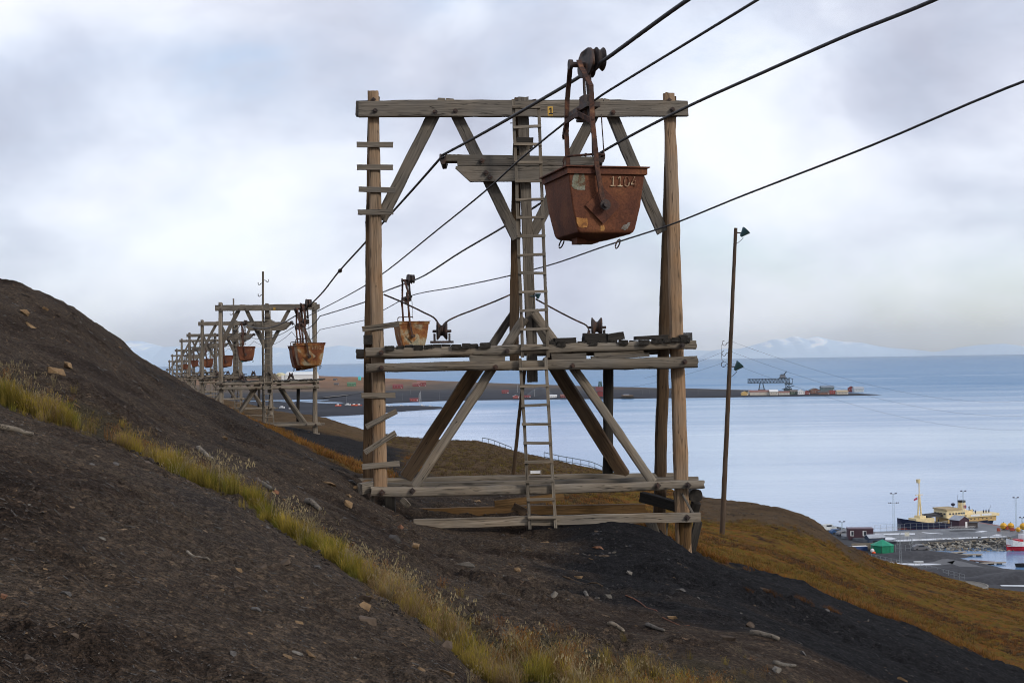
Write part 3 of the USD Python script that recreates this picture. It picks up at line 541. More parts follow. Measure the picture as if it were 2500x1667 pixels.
    # ladders
    ladder(t, 'ladder', L, (1254, 243), (1275.7, 872), (1315, 246), (1338, 872), [263, 309.6, 353.5, 398, 443, 488, 532, 577, 623, 668, 713, 758, 804, 850.7], -.32, W_PALE)
    ladder(t, 'ladder', L, (1269, 875), (1294, 1291), (1332, 872.5), (1356.5, 1288), [900, 942, 989, 1036, 1082, 1127.5, 1174, 1219, 1263.5], -.38, W_PALE)
    for x, y, v in ((916, 271, .07), (1062.5, 274, .07), (1112, 272, .07), (1497, 275, .07), (1642, 268, .07), (912, 243.5, .2), (1634, 245, .19)): bolt(t, L(x, y, v), .04 if v < .1 else .03, square=v > .1)
    for x, y in ((1177, 393), (1187, 422), (1196, 433)): bolt(t, L(x, y, .0), .035, True)
    for x, y, v in ((931, 861, -.33), (1238, 857, -.33), (1666, 843, -.33), (931, 898, -.32), (1210, 896, -.32), (1398, 893, -.32), (1672, 883, -.33), (933, 1202, -.35), (1007, 1198, -.35), (1606, 1185, -.35), (1680, 1184, -.35), (1678, 1263, -.36)): bolt(t, L(x, y, v), .04, square=y > 1150)
    if first:
        for a, b, v in (((871.4, 353.5), (959, 354), -.0), ((872, 409), (959, 409), -.02), ((876, 462), (964.7, 465), -.03), ((874, 518.5), (960, 517.5), -.05), ((884.8, 803), (974, 790.5), -.1), ((882.5, 965.5), (965, 964.5), -.13), ((893.5, 1041), (968.5, 1003.5), -.14), ((890, 1104), (966, 1056), -.16), ((884, 1139), (975, 1131), -.17)):
            va = .30 - (a[1] - 224) / 981 * .4 - .115
            beam('climbing_rung', L(*a, va), L(*b, va), .045, .085, W_GREY if a[1] < 600 else W_PALE, t, up=(0, 0, 1), rough=.7)
    def plate(txt_):
        pl = L(1340.6, 271.8, .06)
        num = obj('number_plate', bx(pl[0], pl[1], pl[2], .118, .012, .145), plain('yellow_plate', (.5, .3, .06), .6), t)
        tx = meshkit.text_mesh(txt_, .1, .004, bold=True); tx.apply_transform(trimesh.transformations.rotation_matrix(np.pi / 2, [1, 0, 0])); tx.apply_translation(pl + [-.02 - tx.bounds[0][0] * 0, -.007, -.05])
        obj('numeral', tx, plain('sign_black', (.02, .02, .02)), num)
    if first:
        plate('1')
        # sagging left foot: crib timbers, stub post, block and brick
        beam('foot_timber', L(850, 1203, -.1), L(905, 1180, 1.3), .17, .17, W_ORANGE, t, up=(0, 0, 1), round_=.5)
        beam('foot_timber', L(880, 1192, -.18), L(940, 1180, -.0), .14, .16, W_PALE, t, up=(0, 0, 1), rough=2)
        beam('foot_post', L(909, 1208, -.15), L(911, 1262, -.15), .05, .05, W_GREY, t)
        beam('foot_post', L(953, 1205, .3), L(954, 1262, .3), .16, .16, W_DARK, t)
        beam('foot_block', L(918, 1257, .25), L(963, 1257, .2), .16, .13, W_BROWN, t, up=(0, 0, 1))
        beam('foot_block', L(984, 1222, .3), L(996, 1234, .2), .1, .09, W_PALE, t, up=(1, 0, 1))
        # right foot
        beam('foot_timber', L(1699, 1211, -.12), L(1690, 1205, 1.5), .2, .2, W_DARK, t, up=(0, 0, 1), round_=.9)
        beam('foot_timber', L(1567, 1212, .5), L(1662, 1239, -.05), .13, .16, W_DARK, t, up=(0, 0, 1))
        beam('foot_timber', L(1660, 1200, .3), L(1664, 1262, .3), .2, .2, W_DARK, t, round_=.6); beam('foot_timber', L(1700, 1226, .3), L(1692, 1255, .35), .15, .14, W_DARK, t)
        beam('leaning_stick', L(1664, 1205, -.15), L(1694, 1257, -.3), .04, .05, W_GREY, t, round_=.8, rough=3)
        beam('foot_post', L(1588, 1272, .5), L(1605, 1322, .45), .16, .13, W_GREY, t); beam('foot_post', L(1705, 1272, .4), L(1688, 1345, .35), .13, .13, W_DARK, t)
        beam('foot_post', L(1629.5, 1272, .5), L(1625, 1330, .5), .03, .03, W_GREY, t)
        beam('foot_post', L(1670, 1268, -.1), L(1669.5, 1358, -.1), .24, .235, W_ORANGE, t, round_=.9)
        beam('loose_board', L(1208, 1231, .3), L(1375, 1212, .4), .04, .12, W_ORANGE, t, up=(0, 0, 1))
        beam('cross_block', L(1253, 1235, .2), L(1284, 1252, .2), .12, .13, W_BROWN, t, up=(0, 0, 1))
        # curved rope guides at the rollers
        for pp in ([(1070, 820, .3), (1071, 795, .3), (1062, 778, .35), (1035, 763, .45), (985, 739, .6), (937, 735 - 16, .75)],
                   [(1079, 808, .3), (1080, 798, .3), (1087, 788, .32), (1103, 778, .35), (1160, 755, .45), (1215, 733, .6), (1262, 712, .8)],
                   [(1421, 828, .3), (1424, 823, .3), (1436, 812, .3), (1437, 803, .3), (1430, 793, .32), (1417, 787, .35), (1394, 776, .4), (1350, 753, .5), (1308, 730, .6)]):
            q = smooth_path([L(*p) for p in pp], 28)
            obj('rope_guide', tube(q, .014, 7), IRON, t, smooth=True)
        beam('roller_block', L(1425, 829, .1), L(1484, 827, .1), .3, .1, W_DARK, t, up=(0, 0, 1)); obj('keeper_ball', trimesh.creation.icosphere(2, .026).apply_translation(L(1437, 818, .1)), IRON, t, smooth=True)
        for x, y in ((1282, 723),):
            c = L(1310, 723, .1); lamp = lathe([(0, -.02), (.02, -.02), (.025, .0), (.05, .05), (.055, .06), (0, .06)], 14); lamp.apply_translation(c + [.02, 0, -.02]); obj('lamp', cat(lamp, seg(c + [-.1, 0, 0], c + [.02, 0, 0], .008)), plain('lamp_green', (.03, .07, .08), .4), t, smooth=30)
        for a, b in (((1309, 243), (1297, 245)), ((1245, 301), (1257, 301))): obj('spike', seg(L(*a, .1), L(*b, .1), .008), IRON, t)
    if first is None: plate('2')
    return t, base
T1, T1B = make_tower(True)
tag(T1, 'nearest and tallest wooden trestle tower with slatted climbing boards on its left post', 'cableway tower')
T2, _ = make_tower(None); T3, _ = make_tower(False)
# towers further down the line: left post and foot of each measured on the view
LINE = [  # print x of the left post, print y of the head beam, distance
    (506, 706.9, 73.0), (463.9, 743.3, 100.5), (434.8, 770.3, 134), (417.1, 783, 170), (405.8, 805, 204), (395.8, 817, 249), (389, 830, 292), (384, 849, 335)]
TH = p1(912, 266, .3)          # the same spot on the first tower
AX = math.radians(0)
LABELS = ['second tower with one tall bare pole rising above its head beam', 'third tower of the line with a short pole behind its ladder mast', 'fourth tower, half hidden behind the third tower and its rusty buckets',
          'fifth tower of the line, left of the fourth, its foot behind the spoil heap', 'sixth tower, small, just left of the fifth tower', 'seventh tower, tiny, third from the far end of the row', 'eighth tower, tiny, last but one before the far end', 'farthest tower, only its head above the spoil heap skyline']
TOWERS = []
for k, (x, y, d) in enumerate(LINE):
    P = at(x * DS, y * DS, d); loc = T1B + (P - TH)
    if k == 0:
        UsdGeom.Xformable(T2).GetOrderedXformOps()[0].Set(Gf.Vec3d(*map(float, loc))); o = T2; tag(o, LABELS[0])
    elif k == 1: UsdGeom.Xformable(T3).GetOrderedXformOps()[0].Set(Gf.Vec3d(*map(float, loc))); o = T3; tag(o, LABELS[1])
    else: o = copy(T3, loc, 0, LABELS[k])
    TOWERS.append((o, loc))
# what only the second tower has: its pole, plate and foot boxes
def pole_on(k, x, ytop, ybot, hooks):
    loc = TOWERS[k][1]; d = LINE[k][2] + .9
    po = thing('wire_pole', LABELS_P[k], 'pole', at(x, ybot, d), group=None); b = at(x, ybot, d)
    beam('shaft', [0, 0, 0], at(x - 1, ytop, d) - b, .13, .13, W_GREY, po, round_=.9, taper=.8, up=(1, 0, 0))
    for hx, hy, s in hooks:
        c = at(x, hy, d) - b; q = smooth_path([c, c + [s * .12, 0, -.02], c + [s * .2, 0, -.1], c + [s * .27, 0, -.06], c + [s * .27, 0, .04]], 14)
        obj('insulator_hook', tube(q, .02, 6), IRON, po)
LABELS_P = ['bare grey wire pole with hooks standing up behind the second tower', 'thin grey pole standing up behind the third tower']
pole_on(0, 643, 663, 1030, [(0, 691, -1), (0, 684, 1), (0, 719, -1)])
pole_on(1, 571, 729, 960, [(0, 766, -1)])

# ------------------------------------------------------------------ track cables and hauling ropes
SL, SR = p1(1083, 382, .30) + [0, 0, .03], p1(1466, 378, .30) + [0, 0, .03]
def A(x, y, d): return at(x * DS, y * DS, d)
def depth_left(x): return 22.5 * 680 / (x - 350.0)
def depth_right(x): return 22.5 * 1040 / (x - 350.0)
def far_saddles(v):
    off = v - np.array(T1B); return [np.array(loc) + off for _, loc in TOWERS]
def sagged(P, sag):
    out = [P[0]]
    for a, b in zip(P[:-1], P[1:]):
        for s in np.linspace(0, 1, 9)[1:]: q = a + (b - a) * s; q = q - [0, 0, sag * 4 * s * (1 - s)]; out.append(q)
    return out
lt = [(1900, -205), (1580, 0), (1360, 158), (1225, 240)]
L_PIX = [(x, y, depth_left(x)) for x, y in lt]
L_BACK = [(962, 420), (880, 511), (840, 556), (780, 622), (735, 678), (708, 703)]
FARL, FARR = far_saddles(SL), far_saddles(SR)
def cable_from(pix, saddle_pt, back, far, rad, name, label, dep, sag=.5):
    P = [A(x, y, dep(x)) for x, y in pix] + ([saddle_pt] if saddle_pt is not None else []) + [A(x, y, dep(x)) for x, y in back]
    P = smooth_path(P[:len(pix) + 1], 40).tolist() + smooth_path(P[len(pix):], 50).tolist()[1:] if saddle_pt is not None else smooth_path(P, 90).tolist()
    P += [list(p) for p in sagged([np.array(P[-1])] + far, sag)[1:]]
    return tag(obj(name, tube(np.array(P), rad, 8), CABLE, None, smooth=True), label, 'cable'), np.array(P)
_, CLEFT = cable_from(lt, SL, L_BACK, FARL, .021, 'track_cable', 'thick dark cable over the left saddle, carrying the big rusty bucket 1104', depth_left)
_, CRIGHT = cable_from([(2500, -160), (2147, 0), (1940, 84), (1750, 168), (1580, 245)], SR, [(1290, 432), (1175, 510), (1060, 578), (960, 640), (880, 671), (840, 693), (735, 726)], FARR, .021, 'track_cable', 'thick dark cable over the right saddle, leaving the picture at its top right corner', depth_right)
drop = np.array([0, 0, -.55])
_, HLEFT = cable_from([(1960, -140), (1740, 0), (1560, 110), (1390, 214), (1340, 250)], None, [(1200, 362), (1125, 430), (1000, 532), (880, 628), (840, 655), (735, 712), (704, 728)], [p + drop for p in FARL], .0125, 'hauling_rope', 'thin rope gripped by the clamp of bucket 1104, between the two thick cables', depth_left)
_, HRIGHT = cable_from([(2640, 80), (2352, 187), (2000, 335), (1700, 452), (1530, 520)], None, [(1400, 562), (1255, 611), (1175, 632), (1060, 657), (955, 676), (885, 710), (840, 735), (735, 757)], [p + drop for p in FARR], .0125, 'hauling_rope', 'thin lowest rope crossing the right post of the nearest tower', depth_right)
j = A(781, 622, depth_left(781)); jd = A(775, 630, depth_left(775)) - j; jd /= np.linalg.norm(jd)
tag(obj('cable_coupling', tube(np.array([j - jd * .12, j - jd * .07, j, j + jd * .07, j + jd * .12]), [.022, .045, .055, .045, .022], 10), IRON), 'dark iron coupling knob on the left thick cable, left of the nearest tower', 'coupling')

# ------------------------------------------------------------------ buckets
CDIR = np.array([350 * DS - CX, FPX]); CROT = math.atan2(-CDIR[0], CDIR[1])          # the line's heading
def rounded_quad(w0, w1, z0, z1, r=.05, n=4):
    p = Polygon([(-w1 / 2, z1), (-w0 / 2, z0), (w0 / 2, z0), (w1 / 2, z1)]).buffer(-r).buffer(r, quad_segs=n)
    return np.array(p.exterior.coords)[:-1]
def make_bucket(name, label, pos, number, mat_body, cyan=False, patches=True, detail=True):
    """A tipping bucket: local x across the line, y along it away from the viewer, z up; the origin is the pivot of the front hanger arm."""
    b = thing(name, label, 'ore bucket', pos, CROT, 'tipping buckets hanging on the cableway')
    # body: tapering tub, open at the top
    def ring(w, l, z, y0): return [(-w / 2, y0, z), (w / 2, y0, z), (w / 2, y0 + l, z), (-w / 2, y0 + l, z)]
    levels = [(.835, .96, .37, -.03), (.80, .93, .22, -.012), (.74, .91, .0, -.0), (.63, .87, -.235, .02), (.605, .855, -.265, .028), (.55, .82, -.285, .045)]; bxs = .045
    def tub(inset):
        sec = []
        for w, l, z, y0 in levels:
            w, l, y0 = w - inset * 2, l - inset * 2, y0 + inset; r = .018 if z > -.25 else .03
            p = []
            for cx_, cy_, a0 in ((w / 2 - r, y0 + r, -90), (w / 2 - r, y0 + l - r, 0), (-w / 2 + r, y0 + l - r, 90), (-w / 2 + r, y0 + r, 180)):
                for s in (0, 30, 60, 90): a = math.radians(a0 + s); p.append((cx_ + r * math.cos(a), cy_ + r * math.sin(a), z + inset * (z < 0)))
            sec.append(p)
        return sec
    so, si = tub(0), tub(.012); k = 16; n = len(so)
    V = np.array([q for s in so for q in s] + [q for s in si for q in s]); F = []
    for i in range(n - 1):
        for j in range(k):
            a, c = i * k + j, i * k + (j + 1) % k
            F += [(a + k, c, a), (a + k, c + k, c)]; o = n * k; F += [(o + a, o + c, o + a + k), (o + c, o + c + k, o + a + k)]
    for j in range(k): a, c = j, (j + 1) % k; o = n * k; F += [(a, c, o + a), (c, o + c, o + a)]
    bot = (n - 1) * k; vb = len(V); V = np.vstack([V, [[-.02, .47, -.35]]]); V[:, 0] += bxs
    F += [(bot + j, vb, bot + (j + 1) % k) for j in range(k)]; F += [(n * k + bot, n * k + bot + (j + 1) % k, n * k + bot + j) for j in range(1, k - 1)]
    m = trimesh.Trimesh(V, F, process=False); trimesh.repair.fix_normals(m)
    body = obj('body', m, mat_body, b, smooth=25)
    rim = [bz(-.432, .432, -.05, -.032, .325, .395), bz(-.432, .432, .935, .953, .325, .395), bz(-.432, -.417, -.032, .935, .325, .395), bz(.417, .432, -.032, .935, .325, .395),
           bz(-.455, .455, -.075, -.03, .393, .405), bz(-.455, .455, .93, .975, .393, .405), bz(-.455, -.417, -.03, .93, .393, .405), bz(.417, .455, -.03, .93, .393, .405)]
    obj('rim', cat(rim).apply_translation((bxs, 0, 0)), mat_body, b)
    obj('bottom_hatch', cat(bz(-.19, -.09, .3, .5, -.365, -.3), bz(-.12, .06, .36, .6, -.352, -.3)), plain('cyan_paint', (.05, .42, .45)) if cyan else mat_body, b)
    def strap(pts, w, th, nm, mt, axis=(0, 1, 0)):
        pts = np.array(pts, float); parts = []
        for p, q in zip(pts[:-1], pts[1:]):
            d = q - p; Ln = np.linalg.norm(d); X = d / Ln; Y = np.array(axis, float); Y -= np.dot(Y, X) * X; Y /= np.linalg.norm(Y); Z = np.cross(X, Y)
            bb = trimesh.creation.box((Ln + w * .4, th, w)); T = np.eye(4); T[:3, 0], T[:3, 1], T[:3, 2], T[:3, 3] = X, Y, Z, (p + q) / 2; bb.apply_transform(T); parts.append(bb)
        return obj(nm, cat(parts), mt, b)
    prof = [(0, 0), (-.035, .12), (-.085, .415), (-.095, .565), (-.125, .88), (-.125, 1.23), (-.135, 1.345), (-.14, 1.44), (-.15, 1.55)]
    yf = [-.075, -.075, -.085, -.085, -.085, -.06, .06, .18, .27]; yb = [.985, .985, .96, .92, .86, .81, .73, .67, .6]
    top = np.array([(x, 0, z) for x, z in prof])
    for ys in (yf, yb):
        P = top.copy(); P[:, 1] = ys; P[:, 0] += np.interp(P[:, 2], [0, 1.55], [0, .0]); strap(P, .05, .02, 'hanger_arm', ARM)
    for y in (-.062, .97): pv = bx(0, 0, 0, .27, .014, .27); pv.apply_transform(trimesh.transformations.rotation_matrix(np.pi / 4, [0, 1, 0])); pv.apply_translation((.0, -.012 if y < 0 else .918, -.0)); obj('pivot_plate', pv, mat_body, b)
    for y in (-.09, 1.0): obj('pivot_bolt', cat(cyl((0, y, 0), .055, .03, 'y', 16), cyl((0, y - .02 * np.sign(.4 - y), 0), .03, .06, 'y', 8)), IRON, b)
    if detail:
        # cross strap, rope grip, latch
        strap([(-.125, -.085, .86), (-.18, .2, .98), (-.16, .45, 1.0), (-.18, .7, .98), (-.125, .99, .86)], .05, .018, 'cross_strap', ARM, axis=(1, 0, 0))
        obj('rope_grip', cat(bz(-.2, -.05, .12, .78, 1.02, 1.07), bz(-.17, -.08, .3, .6, .93, 1.02), bz(-.15, -.1, .36, .54, 1.07, 1.19), cyl((-.12, .45, 1.0), .06, .2, 'x', 14), cyl((-.15, .2, 1.0), .016, .3, 'z', 8)).apply_translation((.08, 0, .03)), IRON, b)
        obj('grip_rod', cat(seg((-.05, .4, 1.08), (-.05, .43, 1.52), .016), seg((.03, .45, 1.12), (-.0, .45, 1.5), .032)), IRON, b)
        lat = smooth_path([(-.38, .1, .37), (-.385, .1, .47), (-.36, .1, .515), (-.3, .06, .52), (-.07, -.06, .525), (.0, -.1, .51)], 20); obj('latch_handle', tube(lat, .013, 7), ARM, b, smooth=True)
        for y in (-.13, -.1): pass
        obj('latch_rod', cat(seg((-.12, -.06, .5), (-.11, -.02, .98), .007), seg((.01, -.05, .47), (-.0, .0, .95), .007)), IRON, b)
        for c in ((-.38, .75, -.3), (.26, .75, -.3)):
            t_ = np.linspace(0, 2 * np.pi, 13); obj('hook', tube(np.stack([c[0] + .15 + .02 * np.cos(t_) + .02 * np.sin(t_), c[1] + 0 * t_, c[2] - .03 + .05 * np.sin(t_)], 1), .008, 6), IRON, b)
        obj('side_hook', cat(seg((.4, .3, .3), (.5, .28, .34), .014), seg((.43, .3, .26), (.41, .3, .32), .016)), IRON, b)
    # carriage: two grooved wheels in a side plate
    cz = 1.55
    for y in (.27, .63):
        w = lathe([(0, -.045), (.12, -.045), (.125, -.037), (.095, -.004), (.095, .004), (.125, .037), (.12, .045), (0, .045)], 24); w.apply_transform(trimesh.transformations.rotation_matrix(np.pi / 2, [0, 1, 0])); w.apply_translation((.075, y, cz + .03))
        obj('wheel', w, IRON, b, smooth=30)
    pl = Polygon([(.17, -.02), (.23, .1), (.32, .145), (.58, .145), (.67, .1), (.73, -.02), (.58, -.1), (.32, -.1)]).buffer(-.06).buffer(.08, quad_segs=4)
    sp = trimesh.creation.extrude_polygon(pl, .025, engine='earcut'); sp.apply_transform(np.array([[0, 0, 1, -.03], [1, 0, 0, 0], [0, 1, 0, cz], [0, 0, 0, 1.]])); sp.fix_normals()
    obj('carriage_plate', cat(sp, cyl((-.08, .45, cz - .0), .03, .2, 'x', 12), bz(-.03, .11, .36, .54, cz + .1, cz + .155)), IRON, b)
    kn = cyl((-.19, .45, cz), .055, .035, 'x', 14); obj('knob', cat(kn, cyl((-.13, .45, cz), .028, .12, 'x', 10)), IRON, b)
    # number and worn paint
    if number:
        tx = meshkit.text_mesh(number, .105, .003, bold=False); tx.apply_transform(trimesh.transformations.rotation_matrix(np.pi / 2, [1, 0, 0]))
        s = .285 / (tx.bounds[1][0] - tx.bounds[0][0]); tx.apply_scale((s if s < 1.6 else 1.3, 1, 1)); tx.apply_translation((.07, -.022, .2)); tx.vertices[:, 1] -= (tx.vertices[:, 2] - .2) * .075
        obj('number', tx, PAINT, body)
    if patches:
        def patch(poly, mt, nm='paint_patch'):
            rng = np.random.default_rng(len(poly) + int(abs(poly[0][0]) * 1000))
            q = Polygon(poly).segmentize(.02); c = np.array(q.exterior.coords)[:-1] + rng.normal(0, .004, (len(q.exterior.coords) - 1, 2))
            m = trimesh.creation.extrude_polygon(Polygon(c).buffer(0), .0025, engine='earcut'); m.apply_transform(np.array([[1, 0, 0, 0], [0, 0, 1, 0], [0, 1, 0, 0], [0, 0, 0, 1.]])); m.invert()
            yy = np.interp(m.vertices[:, 2], [-.305, -.275, -.24, 0, .22, .37], [.055, .03, .02, 0, -.012, -.03]); m.vertices[:, 1] = yy - .0015 - m.vertices[:, 1]
            if m.volume < 0: m.invert()
            obj(nm, m, mt, body)
        patch([(-.325, .29), (-.29, .345), (-.2, .33), (-.185, .23), (-.2, .155), (-.3, .165), (-.335, .2)], noisy('old_grey_paint', [(.35, (.10, .055, .03)), (.45, (.16, .16, .11)), (.6, (.19, .19, .15)), (.75, (.24, .12, .1))], 9, 6, 50))
        patch([(-.285, -.125), (-.165, -.13), (-.16, -.225), (-.25, -.225), (-.27, -.19)], noisy('old_yellow_paint', [(.35, (.12, .045, .02)), (.47, (.30, .13, .035)), (.7, (.40, .20, .06))], 12, 6, 50))
        patch([(-.02, -.2), (.015, -.2), (.02, -.255), (.0, -.262), (-.02, -.255)], noisy('old_yellow_paint_streak', [(.35, (.16, .07, .03)), (.6, (.38, .19, .06))], 18, 6, 50))
        patch([(.285, -.16), (.3, -.165), (.28, -.235), (.24, -.25), (.2, -.235), (.225, -.2)], noisy('bare_grey_steel', [(.35, (.11, .08, .06)), (.5, (.2, .19, .17)), (.7, (.24, .22, .2))], 14, 6, 50))
    return b
def pivot_on(cable, D):
    """Pivot position of a bucket whose carriage rides the cable at D metres ahead."""
    k = np.argmin(np.abs(cable[:, 1] - (D + .45))); i0 = k - 1 if cable[k, 1] > D + .45 else k; a, b2 = cable[min(k, len(cable) - 2)], cable[min(k, len(cable) - 2) + 1]
    s = (D + .45 - a[1]) / (b2[1] - a[1] + 1e-9); q = a + (b2 - a) * s
    c, sn = math.cos(CROT), math.sin(CROT); off = np.array([.05, .45, 1.55 + .03 - .095 + .03])
    return q - np.array([c * off[0] - sn * off[1], sn * off[0] + c * off[1], off[2]])
make_bucket('tipping_bucket', 'big nearest rusty bucket marked 1104 hanging in front of the tower', pivot_on(CLEFT, 14.7), '1104', RUST)
def rest(name, cable, D, num, mt, lab, **k): return make_bucket('tipping_bucket', lab, pivot_on(cable, D), num, mt, patches=False, **k)
rest('b', CRIGHT, 39.0, '80', RUST_PALE, 'flaking yellow-rusted bucket seen under the left half of the platform')
rest('b', CLEFT, 42.2, '801', RUST_PALE, 'rust-streaked bucket marked 801 at the right post of the second tower')
rest('b', CLEFT, 43.7, None, RUST, 'dark rusty bucket hidden close behind bucket 801')
rest('b', CLEFT, 70.0, '62', RUST, 'rusty bucket with cyan underside between posts of the second tower', cyan=True)
rest('b', CLEFT, 89.0, None, RUST, 'rusty bucket just right of the second tower\'s left post', detail=False)
rest('b', CLEFT, 118.0, None, RUST, 'small rusty bucket hanging left of the second tower\'s left post', detail=False)
rest('b', CLEFT, 155.0, None, RUST, 'tiny rusty bucket inside the fourth tower, left of a slightly bigger one', detail=False)
rest('b', CLEFT, 199.0, None, RUST, 'farthest tiny rusty bucket, leftmost in the row of towers', detail=False)
# ------------------------------------------------------------------ lamp pole with wires
POLE = at(1657 * DS, 1210 * DS, 52.0); POLE[2] = min(POLE[2], float(ground_z(POLE[0], POLE[1])) - .05 + 0 * POLE[2]) if abs(float(ground_z(POLE[0], POLE[1])) - POLE[2]) < .8 else POLE[2]
lp = thing('lamp_pole', 'tall leaning brown lamp pole on the slope right of the tower', 'lamp pole', POLE)
ptop = at(1690 * DS, 524 * DS, 52.3) - POLE
beam('shaft', [0, 0, -.3], ptop, .2, .2, W_POLE, lp, round_=1.0, taper=.62, up=(1, 0, 0), rough=.5)
def lamp_head(c, s):
    prof = [(0, -.16), (.05, -.16), (.07, -.1), (.14, .06), (.17, .12), (.172, .15), (.0, .14)]
    m = lathe(prof, 20); m.apply_transform(trimesh.transformations.rotation_matrix(.75, [0, 1, 0])); m.apply_translation(c + np.array([.3, 0, -.02]))
    h = obj('lamp_shade', m, plain('lamp_green', (.03, .07, .08), .4), lp, smooth=30)
    obj('bracket', cat(seg(c, c + [.22, 0, -.02], .025), tube(smooth_path([c + [.28, 0, -.18], c + [.2, 0, -.28], c + [.03, 0, -.4]], 10), .01, 5)), IRON, lp)
on = lambda t: ptop * t
lamp_head(on(.985), 1); lamp_head(on(.548), 1)
WIREP = []
for k, yy in enumerate((780, 803, 828)):
    t = (1210 - yy) / (1210 - 524.); c = on(t)
    q = smooth_path([c, c + [-.12, 0, -.02], c + [-.2, 0, -.12], c + [-.28, 0, -.1], c + [-.3, 0, .02], c + [-.22, 0, .06]], 14)
    obj('insulator_hook', tube(q, .012, 6), IRON, lp); WIREP.append(POLE + c + [-.25, 0, .03])
obj('stay_loop', tube(smooth_path([on(.56) + [-.1, -.0, 0], on(.58) + [-.3, 0, -.1], on(.62) + [-.32, 0, 0]], 10), .008, 5), IRON, lp)
def sag_wire(a, b, sag, rad, label, n=40):
    s = np.linspace(0, 1, n)[:, None]; q = a + (b - a) * s - np.array([0, 0, 1]) * sag * 4 * s * (1 - s)
    return tag(obj('wire', tube(q, rad, 5), CABLE, None, smooth=True), label, 'wire')
for k, (x1, y1, lab) in enumerate(((2420, 910, 'highest of three thin wires running right from the lamp pole over the bay'), (2440, 944, 'middle of three thin wires running right from the lamp pole'), (2460, 974, 'lowest of three thin wires running right from the lamp pole'))):
    a = WIREP[k] + [.28, 0, .0]; b = A(x1, y1, 95.0)
    sag_wire(a, b, (1.1, 1.1, 1.2)[k], .0042, lab)
for k, (x1, y1, lab) in enumerate(((1480, 868, 'upper thin wire running left from the lamp pole behind the tower'), (1440, 890, 'lower thin wire running left from the lamp pole behind the tower'))):
    sag_wire(WIREP[1 + k], A(x1, y1, 70.0), .1, .004, lab)
mk = thing('marker_rod', 'thin marker rod standing behind the right foot of the nearest tower', 'rod', A(1548, 1095, 90)); obj('rod', seg((0, 0, -.6), tuple(A(1545, 1018, 90) - A(1548, 1095, 90)), .018), IRON, mk); obj('tip_band', cyl(tuple((A(1545.6, 1040, 90) - A(1548, 1095, 90))), .03, .1), plain('sign_white', (.6, .6, .6)), mk)

# pipe railing on the brow of the slope
def railing(name, label, pix, posts, hgt, d):
    B = [A(x, y, d) for x, y in pix]; o = B[0].copy(); f = thing(name, label, 'railing', o)
    top = smooth_path([b - o + [0, 0, hgt] for b in B], 30); midr = smooth_path([b - o + [0, 0, hgt * .45] for b in B], 30)
    obj('rail', tube(top, .03, 6), plain('rail_green', (.05, .065, .06)), f); obj('rail', tube(midr, .025, 6), plain('rail_green', (.05, .065, .06)), f)
    for s in np.linspace(0, 1, posts):
        p = top[int(round(s * 29))]; obj('post', seg(p, p - [0, 0, hgt + .5], .022), plain('rail_green', (.05, .065, .06)), f)
railing('pipe_railing', 'curving pipe railing on the brow left of the ladder', [(1108, 1024), (1128, 1028), (1150, 1036), (1175, 1046)], 6, .62, 108)
railing('pipe_railing', 'humped pipe railing on the brow right of the ladder', [(1250, 1057), (1290, 1066), (1330, 1073), (1358, 1079), (1384, 1090)], 9, .62, 110)
railing('pipe_railing', 'low straight pipe railing crossing behind the ladder', [(1172, 1052), (1200, 1052), (1225, 1056), (1246, 1060)], 4, .34, 110)
c = A(1230, 1098, 47); c[2] = float(ground_z(c[0], c[1])) ; fr = thing('small_notice_frame', 'small pale notice frame behind the lower ladder', 'sign', c)
obj('panel', bx(0, 0, .3, .34, .02, .1), plain('sign_white', (.6, .6, .6)), fr)
for s in (-1, 1): obj('leg', bx(s * .18, 0, .17, .035, .035, .4), W_PALE, fr)

# ------------------------------------------------------------------ stones on the slope
def stone_mesh(seed, flat=.5, n=14):
    n = max(8, int(n * .68))
    r = np.random.default_rng(seed); p = r.normal(size=(n, 3)); p /= np.linalg.norm(p, axis=1, keepdims=True); p = np.sign(p) * np.abs(p) ** .75
    p *= np.array([1.0, r.uniform(.5, .8), flat * r.uniform(.7, 1.2)]) * r.uniform(.85, 1.1, (n, 1)); return trimesh.convex.convex_hull(p * .5)
def rock_mat(name, a, b, sc=5): return noisy(name, [(.3, a), (.5, tuple((np.array(a) + b) / 2)), (.7, b)], sc, 6, 30, rough=.9, bump=.5)
R_GREY = rock_mat('grey_shale', (.035, .031, .029), (.105, .096, .088)); R_TAN = rock_mat('tan_sandstone', (.095, .058, .028), (.21, .135, .07)); R_BROWN = rock_mat('brown_shale', (.032, .022, .016), (.095, .068, .047)); R_PALE = rock_mat('pale_stone', (.075, .067, .056), (.18, .16, .135)); R_RED = rock_mat('rust_red_stone', (.09, .04, .022), (.18, .085, .045))
R_COAL = rock_mat('coal_lump', (.014, .014, .016), (.04, .04, .044))
def slope_frame(q, spin):
    e = .15; zx = float(ground_z(q[0] + e, q[1], False) - ground_z(q[0] - e, q[1], False)) / (2 * e); zy = float(ground_z(q[0], q[1] + e, False) - ground_z(q[0], q[1] - e, False)) / (2 * e)
    n = np.array([-zx, -zy, 1.0]); n /= np.linalg.norm(n); X = np.array([math.cos(spin), math.sin(spin), 0]); X -= n * np.dot(X, n); X /= np.linalg.norm(X); return X, np.cross(n, X), n
